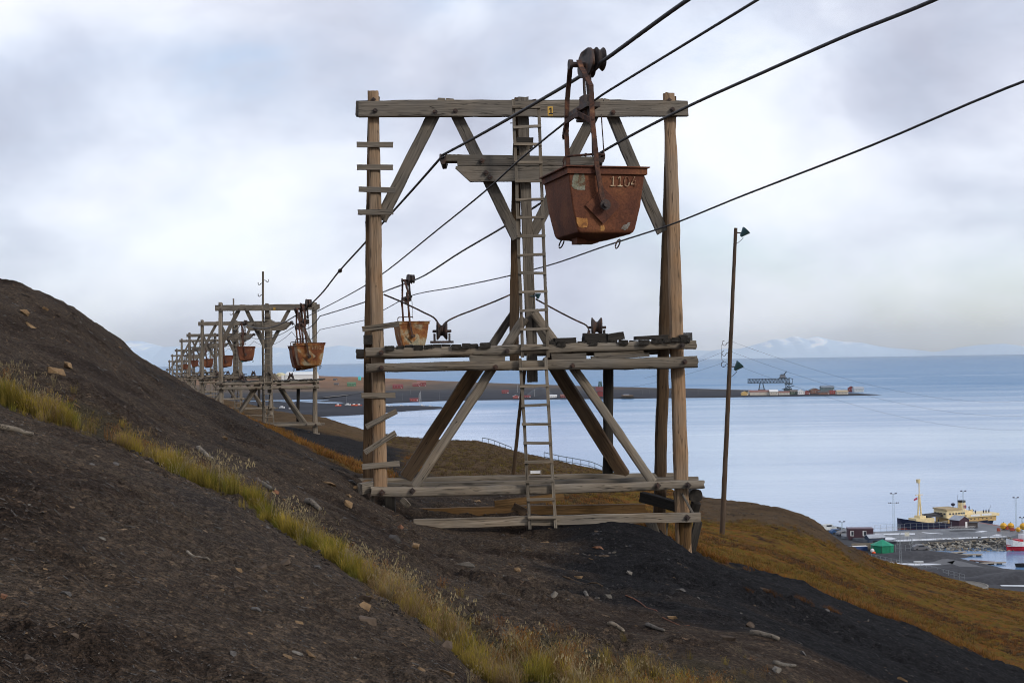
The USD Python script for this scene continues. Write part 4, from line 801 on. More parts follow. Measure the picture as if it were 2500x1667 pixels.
def place_stone(x, y, wpx, hpx, mat_, label, d0=4, d1=60, name='stone', spin=None, group=None, flat=None, category='stone', sink=.42):
    q = hill_hit(x, y, d0, d1); s = wpx / 3267 * q[1]; h = hpx / 3267 * q[1]
    SEED[0] += 1; X, Y, Z = slope_frame(q, random.uniform(-.9, .9) if spin is None else spin)
    m = stone_mesh(SEED[0] + 500, 1.0, 16); ext = m.extents; m.apply_scale((s / ext[0], max(s * .55, h) / ext[1], h / ext[2] * 1.05))
    o = obj(name, m, mat_, None, mat4(q + Z * h * (.5 - sink), X, Y, Z)); return tag(o, label, category, group)
for x, y, w, h, mt, lab in (
    (127, 862, 44, 24, R_TAN, 'large tan slab lower of two above the grass at left'), (151, 846, 36, 20, R_TAN, 'tan block upper of two above the left grass tufts'), (54, 720, 24, 15, R_TAN, 'tan stone high on the heap below the left skyline'), (70, 752, 32, 11, R_TAN, 'flat tan slab on the upper left heap'),
    (103, 712, 16, 8, R_TAN, 'small tan chip near the skyline at upper left'), (838, 1400, 36, 24, R_TAN, 'bright yellow-tan broken block in the lower middle foreground'), (835, 1382, 46, 18, R_BROWN, 'brown-grey wedge lying on the yellow-tan block'), (845, 1432, 58, 26, R_BROWN, 'broad brown slab right below the yellow-tan block'),
    (905, 1241, 32, 24, R_GREY, 'grey pointed slab on the slope below the tower\'s left foot'), (953, 1258, 20, 22, R_TAN, 'narrow tan stone right of the grey pointed slab'), (650, 1304, 34, 26, R_BROWN, 'rounded dark boulder left of the middle grass band'), (602, 1310, 24, 14, R_BROWN, 'brown block left of the rounded dark boulder'),
    (1024, 1491, 28, 30, R_BROWN, 'squat brown lump at the lower edge of the bank'), (1027, 1552, 40, 16, R_TAN, 'tan slab at the bottom edge, left of the cut timber'), (968, 1543, 34, 14, R_TAN, 'rusty tan stone at the bottom edge'), (712, 1515, 28, 18, R_TAN, 'brown-orange stone near the bottom at left of centre'),
    (1190, 1311, 18, 12, R_TAN, 'small tan pyramid stone before the tower'), (1060, 1300, 52, 14, R_PALE, 'pale flat slab beside the grass, below the tower'), (1270, 1368, 24, 20, R_PALE, 'pale grey faceted stone on the dark flat'), (1395, 1378, 22, 12, R_PALE, 'pale oval stone right of the faceted stone'),
    (1355, 1383, 20, 12, R_BROWN, 'mossy round stone left of the pale oval stone'), (1385, 1264, 34, 10, R_RED, 'flat rust-stained stone on the coal mound'), (1410, 1270, 10, 8, R_PALE, 'tiny white stone beside the rust-stained stone'), (1445, 1319, 16, 11, R_PALE, 'round pale disc-like stone on the flat below the mound'),
    (1330, 1327, 22, 11, R_TAN, 'orange tan stone at the end of the thin twig'), (1544, 1423, 24, 11, R_TAN, 'tan stone beside the bone-like stick'), (1723, 1440, 24, 20, R_BROWN, 'rounded tan-brown boulder on the dark slope at right'), (1782, 1542, 22, 16, R_PALE, 'pale broken stone at lower right bottom'),
    (1812, 1541, 18, 12, R_BROWN, 'brown stone beside the pale broken stone at lower right'), (2070, 1565, 26, 12, R_TAN, 'tan stone at the bottom edge at right'), (1680, 1473, 44, 14, R_BROWN, 'low grey-brown slab on the dark slope'), (800, 1165, 24, 14, R_TAN, 'yellowish rounded stone left of the tower\'s foot'),
    (1170, 1205 + 10, 26, 15, R_TAN, 'tan cube-like stone under the front sill'), (516, 1010, 16, 10, R_TAN, 'tan stone under the second tower\'s left foot'), (632, 1135, 16, 11, R_RED, 'red-orange triangular stone on the heap'), (652, 1150, 16, 6, R_TAN, 'small tan chip right of the red-orange triangular stone'),
    (800, 1100 + 38, 20, 8, R_TAN, 'tan chip on the heap left of the tower'), (755, 1112, 34, 12, R_TAN, 'pale tan slab at the heap\'s right edge'), (128, 1478, 28, 10, R_BROWN, 'flat stone at the lower left, left of two'), (170, 1482, 24, 10, R_BROWN, 'flat stone at the lower left, right of two'), (9, 1383, 18, 14, R_RED, 'rust coloured block at the left picture edge'),
    (352, 1068, 44, 10, R_BROWN, 'flat grey-brown slab at the bank\'s crest'), (500, 1215, 20, 8, R_GREY, 'thin grey slab on the near bank')):
    place_stone(x, y, w, h, mt, lab)
def stick(x0, y0, x1, y1, r, mt, label, name='stick', catg='stick', d0=4, d1=60, lift=.6):
    a, b = hill_hit(x0, y0, d0, d1), hill_hit(x1, y1, d0, d1); n = 9; s = np.linspace(0, 1, n)[:, None]; q = a + (b - a) * s
    q[:, 2] = ground_z(q[:, 0], q[:, 1]) + r * lift; L = np.linalg.norm(b - a); q += RNG.normal(0, L * .005, q.shape) * np.array([1, 1, .3])
    tag(obj(name, tube(q, np.linspace(r, r * .6, n), 6), mt, None, smooth=True), label, catg)
stick(-5, 986, 76, 1005, .022, W_PALE, 'long pale driftwood stick lying at the left edge'); stick(430, 1277, 483, 1298, .008, W_PALE, 'thin pale straw-coloured twig in the left foreground')
stick(1438, 1370, 1584, 1440, .007, RUST, 'thin rusty rod lying on the dark flat', 'rod', 'rod'); stick(1294, 1327, 1385, 1352, .012, W_BROWN, 'thin brown twig by an orange stone'); stick(1398, 1445, 1433, 1455, .02, W_PALE, 'short pale stick lying left of the bone-like stick')
stick(1486, 1441, 1526, 1452, .02, W_GREY, 'bone-like grey stick with knobbed end'); stick(1342, 1363, 1374, 1377, .02, W_GREY, 'short grey branch below the brown twig'); stick(1725, 1458, 1790, 1474, .03, W_GREY, 'grey branch on the dark slope right of the grass'); stick(2290, 1590 - 10, 2340, 1600 - 14, .02, W_PALE, 'pale stick at the bottom right corner')
stick(590, 1108, 630, 1130, .03, W_GREY, 'grey stick lying down the heap, left of the tower'); stick(705, 1157, 735, 1175, .035, W_GREY, 'short grey plank lying down the heap'); stick(455, 1035, 487, 1058, .03, W_PALE, 'pale stick lying down the upper heap'); stick(1780, 1524 + 3, 1826, 1534, .02, W_GREY, 'grey stick above two stones at lower right')
q = hill_hit(1126, 1562, 4, 20); X, Y, Z = slope_frame(q, -.12); s = 62 / 3267 * q[1]
tag(obj('cut_timber', timber(s, s * .55, s * .42, 0, 1, .5, 77), W_PALE, None, mat4(q - X * s / 2 + Z * s * .1, X, Y, Z)), 'squared timber end standing in the grass at the bottom edge', 'timber')
place_stone(920, 1225 - 8, 14, 20, R_RED, 'red brick lying under the tower\'s left foot', name='brick', category='brick')

# 220 further stones that show singly, then the rest of the shale as one mass
def scatter(n, box, d0, d1, seed):
    r = np.random.default_rng(seed); x = r.uniform(box[0], box[2], n); y = r.uniform(box[1], box[3], n); R = np.array([ray(a * DS, b * DS) for a, b in zip(x, y)])
    D = np.geomspace(d0, d1, 260); hit = np.full(n, np.nan)
    P = R[:, None, :] * (D[None, :, None] / R[:, None, 1:2]); g = ground_z(P[..., 0], P[..., 1], False); under = P[..., 2] < g; k = under.argmax(1); ok = under.any(1)
    Q = P[np.arange(n), k]; Q[:, 2] = ground_z(Q[:, 0], Q[:, 1]); return x[ok], y[ok], Q[ok]
stage.CreateClassPrim('/World/stone_kinds')
for k, m in enumerate((R_GREY, R_BROWN, R_TAN, R_GREY, R_BROWN, R_PALE)): usdkit.mesh(stage, f'/World/stone_kinds/stone_{k:03d}', stone_mesh(900 + k, .42), m)
x, y, Q = scatter(420, (0, 640, 2352, 1560), 4, 45, 21)
cnt = 0
for xx, yy, q in zip(x, y, Q):
    if cnt >= 215: break
    tf_, co_, br_, mo_ = (float(v[0]) for v in masks(*(np.array([c]) for c in q)))
    if tf_ > .3 or mo_ > .3: continue
    w = random.choice((7, 8, 8, 9, 10, 12, 14, 17, 22, 28)) * (1.25 if yy > 1300 else 1) / 3267 * q[1]; k = random.choice((0, 1, 3, 4, 0, 1, 2, 5)) if xx < 1400 else random.choice((0, 3, 1, 4))
    p = UsdGeom.Xformable(stage.DefinePrim(numbered('/World', 'stone'))); p.GetPrim().GetReferences().AddInternalReference(f'/World/stone_kinds/stone_{k:03d}')
    X, Y, Z = slope_frame(q, random.uniform(-.6, .6)); p.ClearXformOpOrder(); p.AddTransformOp(opSuffix='place').Set(mat4(q + Z * w * .02, X * w, Y * w, Z * w))
    area = 'heap' if q[1] > 11 and xx < 1000 else 'bank' if xx < 1150 and q[1] < 11 else 'flat'
    kind = ('grey', 'brown', 'tan', 'grey', 'brown', 'pale')[k]; wp = w / q[1] * 3267; size = 'small' if wp < 9.5 else 'middling' if wp < 13.5 else 'larger'
    spot = {'heap': ('high on the spoil heap' if yy < 900 else 'on the spoil heap between grass band and second tower' if xx < 560 else 'on the spoil heap left of the tower foot'), 'bank': ('on the near bank at the left edge' if xx < 220 else 'on the near bank below the grass tufts' if yy < 1330 else 'on the near bank toward the bottom edge' if xx < 600 else 'on the near bank by the yellow-tan block'), 'flat': ('on the dark flat before the tower' if xx < 1650 and yy < 1420 else 'on the dark flat beside the lower grass' if xx < 1650 else 'on the dark slope at lower right')}[area]
    txt = f'{size} {kind} shale flake lying {spot}'
    tag(p.GetPrim(), txt, 'stone', f'{size} {kind} stones {spot}'); cnt += 1
def instancer(name, protos, ids, pos, quat, scale, kind='stuff', label=None, catg=None):
    pi = UsdGeom.PointInstancer.Define(stage, '/World/' + name); UsdGeom.Scope.Define(stage, f'/World/{name}/kinds'); rel = []
    for k, (m, mt) in enumerate(protos): rel.append(usdkit.mesh(stage, f'/World/{name}/kinds/{name}_{k:03d}', m, mt).GetPath())
    pi.CreatePrototypesRel().SetTargets(rel); pi.CreateProtoIndicesAttr(Vt.IntArray.FromNumpy(np.asarray(ids, np.int32))); pi.CreatePositionsAttr(Vt.Vec3fArray.FromNumpy(np.asarray(pos, np.float32)))
    pi.CreateScalesAttr(Vt.Vec3fArray.FromNumpy(np.asarray(scale, np.float32)))
    q = np.asarray(quat, np.float32); pi.CreateOrientationsAttr(Vt.QuathArray([Gf.Quath(float(a), float(b), float(c), float(d)) for a, b, c, d in q]))
    return tag(pi.GetPrim(), label, catg, None, kind)
def spin_quats(n, r, tilt=.25):
    a = r.uniform(0, 2 * np.pi, n); tx = r.normal(0, tilt, n); ty = r.normal(0, tilt, n); qz = np.stack([np.cos(a / 2), 0 * a, 0 * a, np.sin(a / 2)], 1)
    qt = np.stack([np.ones(n), tx / 2, ty / 2, np.zeros(n)], 1); qt /= np.linalg.norm(qt, axis=1, keepdims=True)
    w1, x1, y1, z1 = qt.T; w2, x2, y2, z2 = qz.T
    return np.stack([w1*w2-x1*x2-y1*y2-z1*z2, w1*x2+x1*w2+y1*z2-z1*y2, w1*y2-x1*z2+y1*w2+z1*x2, w1*z2+x1*y2-y1*x2+z1*w2], 1)
r = np.random.default_rng(5); allq, alls, allk = [], [], []
for n, bxx, seed, pxs in ((26000, (-100, 620, 1300, 1640), 31, (2.2, 6.5)), (15000, (900, 1150, 2450, 1640), 32, (2, 5.5)), (3500, (0, 1150, 1400, 1640), 33, (5, 12)), (1900, (0, 640, 1000, 1200), 34, (5, 13)), (500, (1000, 1250, 2352, 1560), 35, (5, 12)), (2500, (1580, 1135, 2000, 1290), 36, (2, 6)), (900, (840, 1000, 1420, 1130), 37, (2, 5))):
    x, y, Q = scatter(n, bxx, 3.5 if seed < 36 else 40, 60 if seed < 36 else 112, seed); tfm, com, _, mom = masks(Q[:, 0], Q[:, 1], Q[:, 2]); ok = ((tfm < .4) | (seed == 37)) & (r.uniform(size=len(Q)) > mom * .8); Q, com = Q[ok], com[ok]
    w = r.uniform(0, 1, len(Q)) ** 2 * (pxs[1] - pxs[0]) + pxs[0]; allq.append(Q); alls.append(w / 3267 * Q[:, 1]); kk = r.choice(6, len(Q), p=[.33, .26, .07, .2, .12, .02]); kk = np.where((com > .4) & (r.uniform(size=len(Q)) < .8), 6, kk); allk.append(kk)
Q, S, K = np.vstack(allq), np.concatenate(alls), np.concatenate(allk); n = len(Q)
shard = r.uniform(size=n) < .45; S3 = np.where(shard[:, None], np.stack([S * r.uniform(1.6, 3.0, n), S * .75, S * .5], 1), np.stack([S * 1.15, S, S * r.uniform(.5, 1.1, n)], 1)); Q[:, 2] += S * .05
QU = spin_quats(n, r, .3); ya = r.normal(-.35, .4, n); QS = np.stack([np.cos(ya / 2), r.normal(0, .08, n), .2 + r.normal(0, .08, n), np.sin(ya / 2)], 1); QS /= np.linalg.norm(QS, axis=1, keepdims=True); QU = np.where(shard[:, None], QS, QU)
instancer('shale_gravel', [(stone_mesh(40 + k, .5, 10), m) for k, m in enumerate((R_GREY, R_BROWN, R_TAN, R_GREY, R_BROWN, R_PALE, R_COAL))], K, Q, QU, S3)

SOIL = rock_mat('dark_soil_clod', (.012, .009, .007), (.045, .033, .025))
px = r.uniform(-40, 1750, 1500); off = r.normal(-.12, .16, 1500); D = lerp(px, *BANK_D) + off; a = np.arctan((px - 1176) / 3267); cl = meshkit.fbm(np.stack([px / 90, 0 * px, 0 * px], 1), 3, 77); ok = r.uniform(size=1500) < np.clip((cl - .4) * 5, .05, 1); D, a = D[ok], a[ok]
X, Y = D * np.tan(a), D; S = r.uniform(3, 12, len(X)) / 3267 * D * np.where(r.uniform(size=len(X)) < .15, 1.8, 1)
instancer('soil_clods', [(stone_mesh(60 + k, .7, 12), m) for k, m in enumerate((SOIL, SOIL, R_BROWN))], r.choice(3, len(X), p=[.45, .4, .15]), np.stack([X, Y, ground_z(X, Y) + S * .12], 1), spin_quats(len(X), r, .4), np.stack([S * 1.3, S, S * .8], 1))

# ------------------------------------------------------------------ grass
def leaf_mat(name, base, tip, trans=.35):
    return usdkit.material(stage, LK + name, {"tc": ("texture_coordinate", {}), "sp": ("separate_xyz", {}), "oi": ("object_info", {}), "g": ("geometry", {}), "r": ("rgb_ramp", {"ramp": [(0.0, base), (0.45, tuple((np.array(base) * .5 + np.array(tip) * .5))), (1.0, tip)]}),
        "vr": ("map_range", {"from_min": 0.0, "from_max": 1.0, "to_min": 0.65, "to_max": 1.35}), "v2": ("map_range", {"from_min": 0.0, "from_max": 1.0, "to_min": 0.7, "to_max": 1.3}), "mm": ("math", {"math_type": "multiply"}), "x": ("mix", {"mix_type": "multiply", "fac": 1.0}),
        "d": ("principled_bsdf", {"roughness": 0.7, "specular_ior_level": 0.2}), "t": ("translucent_bsdf", {}), "mx": ("mix_closure", {"fac": trans})},
        [("tc.object", "sp.vector"), ("sp.z", "r.fac"), ("oi.random", "vr.value"), ("g.random_per_island", "v2.value"), ("vr.result", "mm.value1"), ("v2.result", "mm.value2"), ("r.color", "x.color1"), ("mm.value", "x.color2"), ("x.color", "d.base_color"), ("x.color", "t.color"), ("d.BSDF", "mx.closure1"), ("t.BSDF", "mx.closure2")], surface="mx.closure")
def tuft(seed, n, spread, lean, wid, droop=.25, head=0.0):
    r = np.random.default_rng(seed); V, F = [], []
    for _ in range(n):
        a, b = r.uniform(0, 2 * np.pi), r.uniform(0, 2 * np.pi); o = np.array([math.cos(b), math.sin(b), 0]) * spread * math.sqrt(r.uniform()); h = r.uniform(.45, 1.0); ln = r.uniform(.1, 1) * lean
        dirv = np.array([math.cos(a), math.sin(a), 0]); side = np.array([-dirv[1], dirv[0], 0]) * wid * r.uniform(.6, 1.3); k = len(V)
        for t, wv in ((0, 1), (.4, .85), (.75, .55)): p = o + dirv * ln * t ** 1.8 + np.array([0, 0, h * (t - droop * ln * t ** 3)]); V += [p - side * wv / 2, p + side * wv / 2]
        V.append(o + dirv * ln * 1.15 + np.array([0, 0, h * (1 - droop * ln)])); F += [(k, k + 1, k + 3), (k, k + 3, k + 2), (k + 2, k + 3, k + 5), (k + 2, k + 5, k + 4), (k + 4, k + 5, k + 6)]
        if r.uniform() < head:
            p = np.array(V[-1]); k = len(V)
            for s in range(3): e = r.normal(0, .03, 3); V += [p + e + [0, 0, .04], p + e - [.012, 0, .03], p + e + [.012, 0, -.03]]; F += [(k + s * 3, k + s * 3 + 1, k + s * 3 + 2)]
    return trimesh.Trimesh(np.array(V), np.array(F), process=False)
G_GREEN = leaf_mat('green_grass', (.06, .062, .008), (.3, .265, .03)); G_YEL = leaf_mat('yellowing_grass', (.095, .076, .011), (.44, .31, .05)); G_DRY = leaf_mat('dry_brown_grass', (.1, .062, .025), (.36, .23, .11)); G_ORANGE = leaf_mat('orange_autumn_grass', (.11, .045, .01), (.33, .125, .022)); G_STRAW = leaf_mat('straw_grass', (.1, .08, .035), (.42, .33, .18))
r = np.random.default_rng(11)
N = 15000; px = r.uniform(-60, 1980, N); off = r.uniform(0, 1, N)
bd = lerp(px, *BANK_D); width = lerp(px, [-60, 120, 175, 310, 450, 700, 1100, 1350, 1600, 2000], [.9, 1.1, .5, .7, .9, 1.5, 1.9, 1.6, 1.2, .6]); dens = lerp(px, [-60, 0, 90, 150, 185, 300, 345, 410, 445, 560, 760, 1000, 1500, 1700, 1980], [.2, .25, .3, .2, .02, .04, .2, .12, .1, .22, .38, .36, .35, .2, .06])
clump = meshkit.fbm(np.stack([px / 60, off * 4, 0 * px], 1), 3, 61)
D = bd + .12 + off * width; ok = r.uniform(size=N) < dens * np.clip((clump - .43) * 7, .015, 1) * (1.15 - off * .55); px, off, D, clump = px[ok], off[ok], D[ok], clump[ok]
a = np.arctan((px - 1176) / 3267); X = D * np.tan(a); Y = D; Z = ground_z(X, Y); dens_n = len(X)
TUS = [(20,.3),(62,.4),(110,.35),(142,.5),(372,.3),(402,.5),(470,.4),(522,.5),(575,.6),(650,.5),(700,.8),(760,.6),(830,.7),(880,.9),(930,.6),(1000,.8),(1060,1.0),(1090,.7),(1130,1.2),(1230,.8),(1290,1.1),(1380,.6),(1470,.8),(1560,.7),(1640,.9),(290,.3),(1720,.5),(1850,.4)]
tp = np.concatenate([c + r.normal(0, 11, 26) for c, _ in TUS]); to = np.concatenate([np.full(26, o) + r.normal(0, .12, 26) for _, o in TUS]); op = r.uniform(-40, 1900, 420); oo = r.uniform(-.55, 3.2, 420)
p2_ = np.r_[tp, op]; D2_ = lerp(p2_, *BANK_D) + np.r_[to, oo]; a2_ = np.arctan((p2_ - 1176) / 3267); px = np.r_[px, p2_]; off = np.r_[off, np.clip(np.r_[to, oo] / 2, 0, 1)]; X = np.r_[X, D2_ * np.tan(a2_)]; Y = np.r_[Y, D2_]; Z = ground_z(X, Y)
clump = np.r_[clump, np.full(len(tp), .78), np.full(420, .3)]; n = len(X)
hgt = (.06 + .09 * r.uniform(size=n)) * (0.3 + clump * 1.5) * lerp(px, [-60, 200, 1100, 1400, 2000], [1.15, 1.0, .95, .8, .6]); green = meshkit.fbm(np.stack([px / 110, off * 2, 0 * px + 4], 1), 2, 71)
kk = np.where(green > .63, r.choice([0, 1, 2, 3], n), np.where(green > .5, r.choice([1, 2, 3, 4], n), r.choice([3, 4, 5, 6], n))); kk = np.where(off > .5, r.choice([4, 5, 5, 6, 7], n), kk); kk = np.where(r.uniform(size=n) < .09, 8, kk)
hgt = hgt * np.where(kk == 8, 1.5, 1.0)
instancer('bank_grass', [(tuft(1, 44, .22, .5, .016), G_GREEN), (tuft(2, 40, .2, .7, .016), G_GREEN), (tuft(3, 42, .22, .55, .016), G_YEL), (tuft(4, 38, .24, .6, .016), G_YEL), (tuft(5, 34, .26, .6, .015, head=.4), G_YEL), (tuft(6, 32, .26, .55, .014, head=.6), G_DRY), (tuft(7, 30, .3, .7, .014, head=.6), G_DRY), (tuft(8, 30, .3, .6, .014, head=.6), G_ORANGE), (tuft(9, 12, .1, .8, .012, head=.9), G_STRAW)], kk, np.stack([X, Y, Z - .01], 1), spin_quats(n, r, .1), np.stack([hgt * 1.05, hgt * 1.05, hgt], 1), label='yellow-green and rusty grass growing along the gully behind the near bank', catg='grass')
# autumn turf on the lower slope and beside the coal path
N = 60000; px = r.uniform(1250, 2480, N); u = r.uniform(0, 1, N); sh = lerp(px, *SHOULDER); D = sh + .6 + (88 - sh) * u ** 1.25
a = np.arctan((px - 1176) / 3267); X, Y = D * np.tan(a), D; nz = meshkit.fbm(np.stack([X * .25, Y * .25, 0 * X], 1), 4, 81); t, cc, b_, m_ = masks(X, Y, 0 * X); ok = (r.uniform(size=N) < t * (np.clip((nz - .38) * 4.0, .05, 1) * .75 + .5 * (D < sh + 3.5)))
X, Y, D, nz, sh = X[ok], Y[ok], D[ok], nz[ok], sh[ok]
N2 = 9000; p2 = r.uniform(500, 960, N2); D2 = r.uniform(27, 64, N2); a2 = np.arctan((p2 - 1176) / 3267); X2, Y2 = D2 * np.tan(a2), D2; t2, c2, _, _ = masks(X2, Y2, 0 * X2); k2 = r.uniform(size=N2) < t2 * (1 - c2); X2, Y2 = X2[k2], Y2[k2]
N3 = 14000; p3_ = r.uniform(860, 1420, N3); D3 = 34 + 78 * r.uniform(size=N3) ** .8; a3 = np.arctan((p3_ - 1176) / 3267); X3, Y3 = D3 * np.tan(a3), D3; t3, c3, _, _ = masks(X3, Y3, 0 * X3); k3 = r.uniform(size=N3) < t3 * .8; X, Y, D, nz, sh = np.r_[X, X3[k3]], np.r_[Y, Y3[k3]], np.r_[D, D3[k3]], np.r_[nz, 0 * D3[k3]], np.r_[sh, 0 * D3[k3] + 20]
edge = D < sh + 3.0; n1 = len(X); sh_all = np.r_[sh, np.full(len(X2), 30.0)]; X, Y = np.r_[X, X2], np.r_[Y, Y2]; n = len(X); rim_ = np.r_[edge, np.ones(len(X2), bool)]
hgt = np.where(rim_, .1 + .1 * r.uniform(size=n), .06 + .07 * r.uniform(size=n)); hue = meshkit.fbm(np.stack([X * .12, Y * .12, 0 * X + 3], 1), 3, 83)
kk = np.where(rim_, r.choice([0, 1, 2, 2], n), np.where(hue > .54, r.choice([2, 2, 3], n), np.where(hue > .47, r.choice([0, 2, 3, 4], n), r.choice([0, 1, 4, 4], n)))); kk = np.where((sh_all < 20.5) & ~rim_, r.choice([4, 4, 4, 3], n), kk)
instancer('autumn_turf', [(tuft(21, 22, .4, .6, .04), G_ORANGE), (tuft(22, 22, .45, .7, .04), G_ORANGE), (tuft(23, 22, .5, .6, .045), leaf_mat('rusty_olive_grass', (.1, .055, .012), (.3, .15, .028))), (tuft(24, 20, .6, .9, .05), leaf_mat('olive_moss_grass', (.09, .066, .01), (.28, .2, .026))), (tuft(25, 20, .6, .9, .05), leaf_mat('brown_heath', (.045, .027, .012), (.13, .075, .03)))],
    kk, np.stack([X, Y, ground_z(X, Y) - .01], 1), spin_quats(n, r, .15), np.stack([hgt * 1.5, hgt * 1.5, hgt], 1), label='orange and olive autumn turf on the slope beyond the dark bench', catg='grass')
for k, (x, y, w) in enumerate(((1772, 1352, 40), (1722, 1345, 24), (1850, 1372, 46), (1915, 1395, 40), (2460, 1500, 10))[:4]):
    q = hill_hit(x, y + 10, 8, 30); m = []
    for s in range(14): tm = tuft(300 + k * 20 + s, 16, .3, .7, .03); sc = w / 3267 * q[1] * .5; tm.apply_scale((sc * .9, sc * .9, sc * .55)); dx, dy = RNG.normal(0, .28, 2) * w / 3267 * q[1]; tm.apply_translation((dx, dy, float(ground_z(q[0] + dx, q[1] + dy)) - q[2])); m.append(tm)
    tag(obj('grass_clump', cat(m), G_ORANGE, None, mat4(q, (1, 0, 0), (0, 1, 0), (0, 0, 1))), ('round rusty grass clump alone on the dark slope', 'small faint rusty clump left of the round one', 'long low rusty clump right of the round one', 'rightmost low rusty clump on the dark slope')[k], 'grass clump')
# ------------------------------------------------------------------ harbour below the slope
HZ = -60.4; QZ = -59.6
H = lambda x, y, z=HZ: on_level(2000 + x / 4.704, 1150 + y / 4.704, z)      # from an enlargement of the harbour corner
def flat_poly(name, P, z0, z1, material, kind='structure', label=None, catg=None):
    pg = Polygon([(p[0], p[1]) for p in P]).buffer(0); m = trimesh.creation.extrude_polygon(pg, z1 - z0, engine='earcut'); m.apply_translation((0, 0, z0)); return tag(obj(name, m, material), label, catg, None, kind)
COALY = noisy('dark_harbour_ground', [(.3, (.022, .022, .026)), (.55, (.045, .045, .05)), (.75, (.075, .073, .075))], .06, 8, .9, rough=.9, coords='geo', bump=.3, dist=.2)
QUAYM = noisy('wet_quay_concrete', [(.34, (.04, .043, .05)), (.5, (.075, .08, .09)), (.64, (.13, .135, .145))], .05, 7, .6, rough=.45, coords='geo', bump=.1)
flat_poly('harbour_ground', [H(-900, 560), H(-60, 590), H(240, 640), H(610, 720), H(880, 800), H(1100, 830), H(1230, 905), H(1480, 965), H(1560, 985), H(1700, 1018), H(1900, 1062), H(2060, 1100), H(2250, 1150), H(2480, 1215), H(2900, 1330), H(3000, 2000), H(-900, 2000)], SEA - 3, HZ, COALY)
quay = flat_poly('quay', [H(250, 655, QZ), H(600, 694, QZ), H(1000, 678, QZ), H(1540, 655, QZ), H(1620, 610, QZ), H(1835, 580, QZ), H(2060, 618, QZ), H(2330, 675, QZ), H(2400, 700, QZ), H(2290, 725, QZ), H(2190, 752, QZ), H(1500, 785, QZ), H(880, 808, QZ), H(560, 790, QZ), H(250, 740, QZ)], SEA - 3, QZ, QUAYM)
mound_pts = [(1120, 920), (1300, 925), (1480, 985), (1700, 1040), (1950, 1110), (2200, 1190), (2500, 1290), (2500, 1360), (2100, 1260), (1750, 1160), (1350, 1060), (1150, 980)]
def heap(name, label, cx, cy, w, dpt, h, material, z=HZ, catg='spoil heap', seed=0):
    c = H(cx, cy, z) if isinstance(cx, (int, float)) else cx; n, k = 30, 12; V = []
    for i in range(k):
        t = i / (k - 1)
        for j in range(n): a = 2 * np.pi * j / n; V.append((math.cos(a) * w / 2 * (1 - t), math.sin(a) * dpt / 2 * (1 - t), h * (1 - (1 - t) ** 1.6)))
    V = np.array(V); V *= 1 + .12 * (meshkit.fbm(V * .35 + seed, 3, 5)[:, None] - .5); F = []
    for i in range(k - 1):
        for j in range(n): a, b = i * n + j, i * n + (j + 1) % n; F += [(a, b, b + n), (a, b + n, a + n)]
    return tag(obj(name, (V, np.array(F)), material, None, mat4(c - [0, 0, .1], (1, 0, 0), (0, 1, 0), (0, 0, 1)), smooth=True), label, catg)
heap('spoil_heap', 'long dark gravel mound along the small-boat basin', 1560, 1160, 44, 16, 1.6, COALY, seed=1); heap('spoil_heap', 'low dark gravel mound right of the green tent', 1150, 975, 30, 14, 1.8, COALY, seed=2); heap('spoil_heap', 'dark mound at the right edge beyond the olive turf', 2330, 1250, 36, 16, 2.4, COALY, seed=3)
SNOWY = plain('pale_puddle_ice', (.55, .57, .6), .35)
def strip(name, label, pix, wid, material, z, catg):
    P = np.array([H(x, y, z) for x, y in pix]); t = np.gradient(P, axis=0); t /= np.linalg.norm(t, axis=1, keepdims=True); nrm = np.stack([-t[:, 1], t[:, 0], 0 * t[:, 0]], 1); w = np.asarray(wid)[:, None] / 2
    V = np.vstack([P + nrm * w, P - nrm * w]); k = len(P); F = [q for i in range(k - 1) for q in ((i, i + k, i + 1), (i + 1, i + k, i + k + 1))]; m = trimesh.Trimesh(V, F, process=False)
    if m.face_normals[0][2] < 0: m.invert()
    return tag(obj(name, m, material), label, catg, None, 'structure')
strip('puddle', None, [(620, 1020), (760, 1045), (900, 1060), (1100, 1068), (1250, 1066), (1400, 1062)], [2, 4, 3, 3.5, 3, .5], SNOWY, HZ + .012, None); strip('road', None, [(1000, 1075), (1250, 1072), (1420, 1050), (1500, 1010), (1560, 1040), (1800, 1110), (2100, 1190), (2450, 1270)], [5, 6, 6, 5, 5, 6, 6, 6], plain('grey_gravel_road', (.1, .1, .105), .8), HZ + .006, None)
strip('puddle', None, [(1250, 1158), (1350, 1172), (1440, 1190)], [3, 7, 5], plain('pale_slab', (.3, .32, .36), .4), HZ + .014, None); strip('puddle', None, [(2085, 1310), (2350, 1312), (2500, 1322)], [2, 3, 3], SNOWY, HZ + .012, None)
for pix, wd in (([(880, 797), (1150, 786), (1500, 772), (1800, 760), (2150, 748)], [3, 4, 3, 3, 2]), ([(640, 718), (800, 721), (960, 716), (1100, 719)], [2, 4, 3, 4]), ([(640, 762), (760, 772), (860, 780)], [5, 8, 4]), ([(1830, 688), (1900, 694)], [5, 4]), ([(2010, 728), (2080, 733)], [4, 3]), ([(1180, 700), (1300, 712), (1420, 716)], [1, 2, 1])):
    strip('puddle', None, pix, wd, SNOWY, QZ + .01, None)
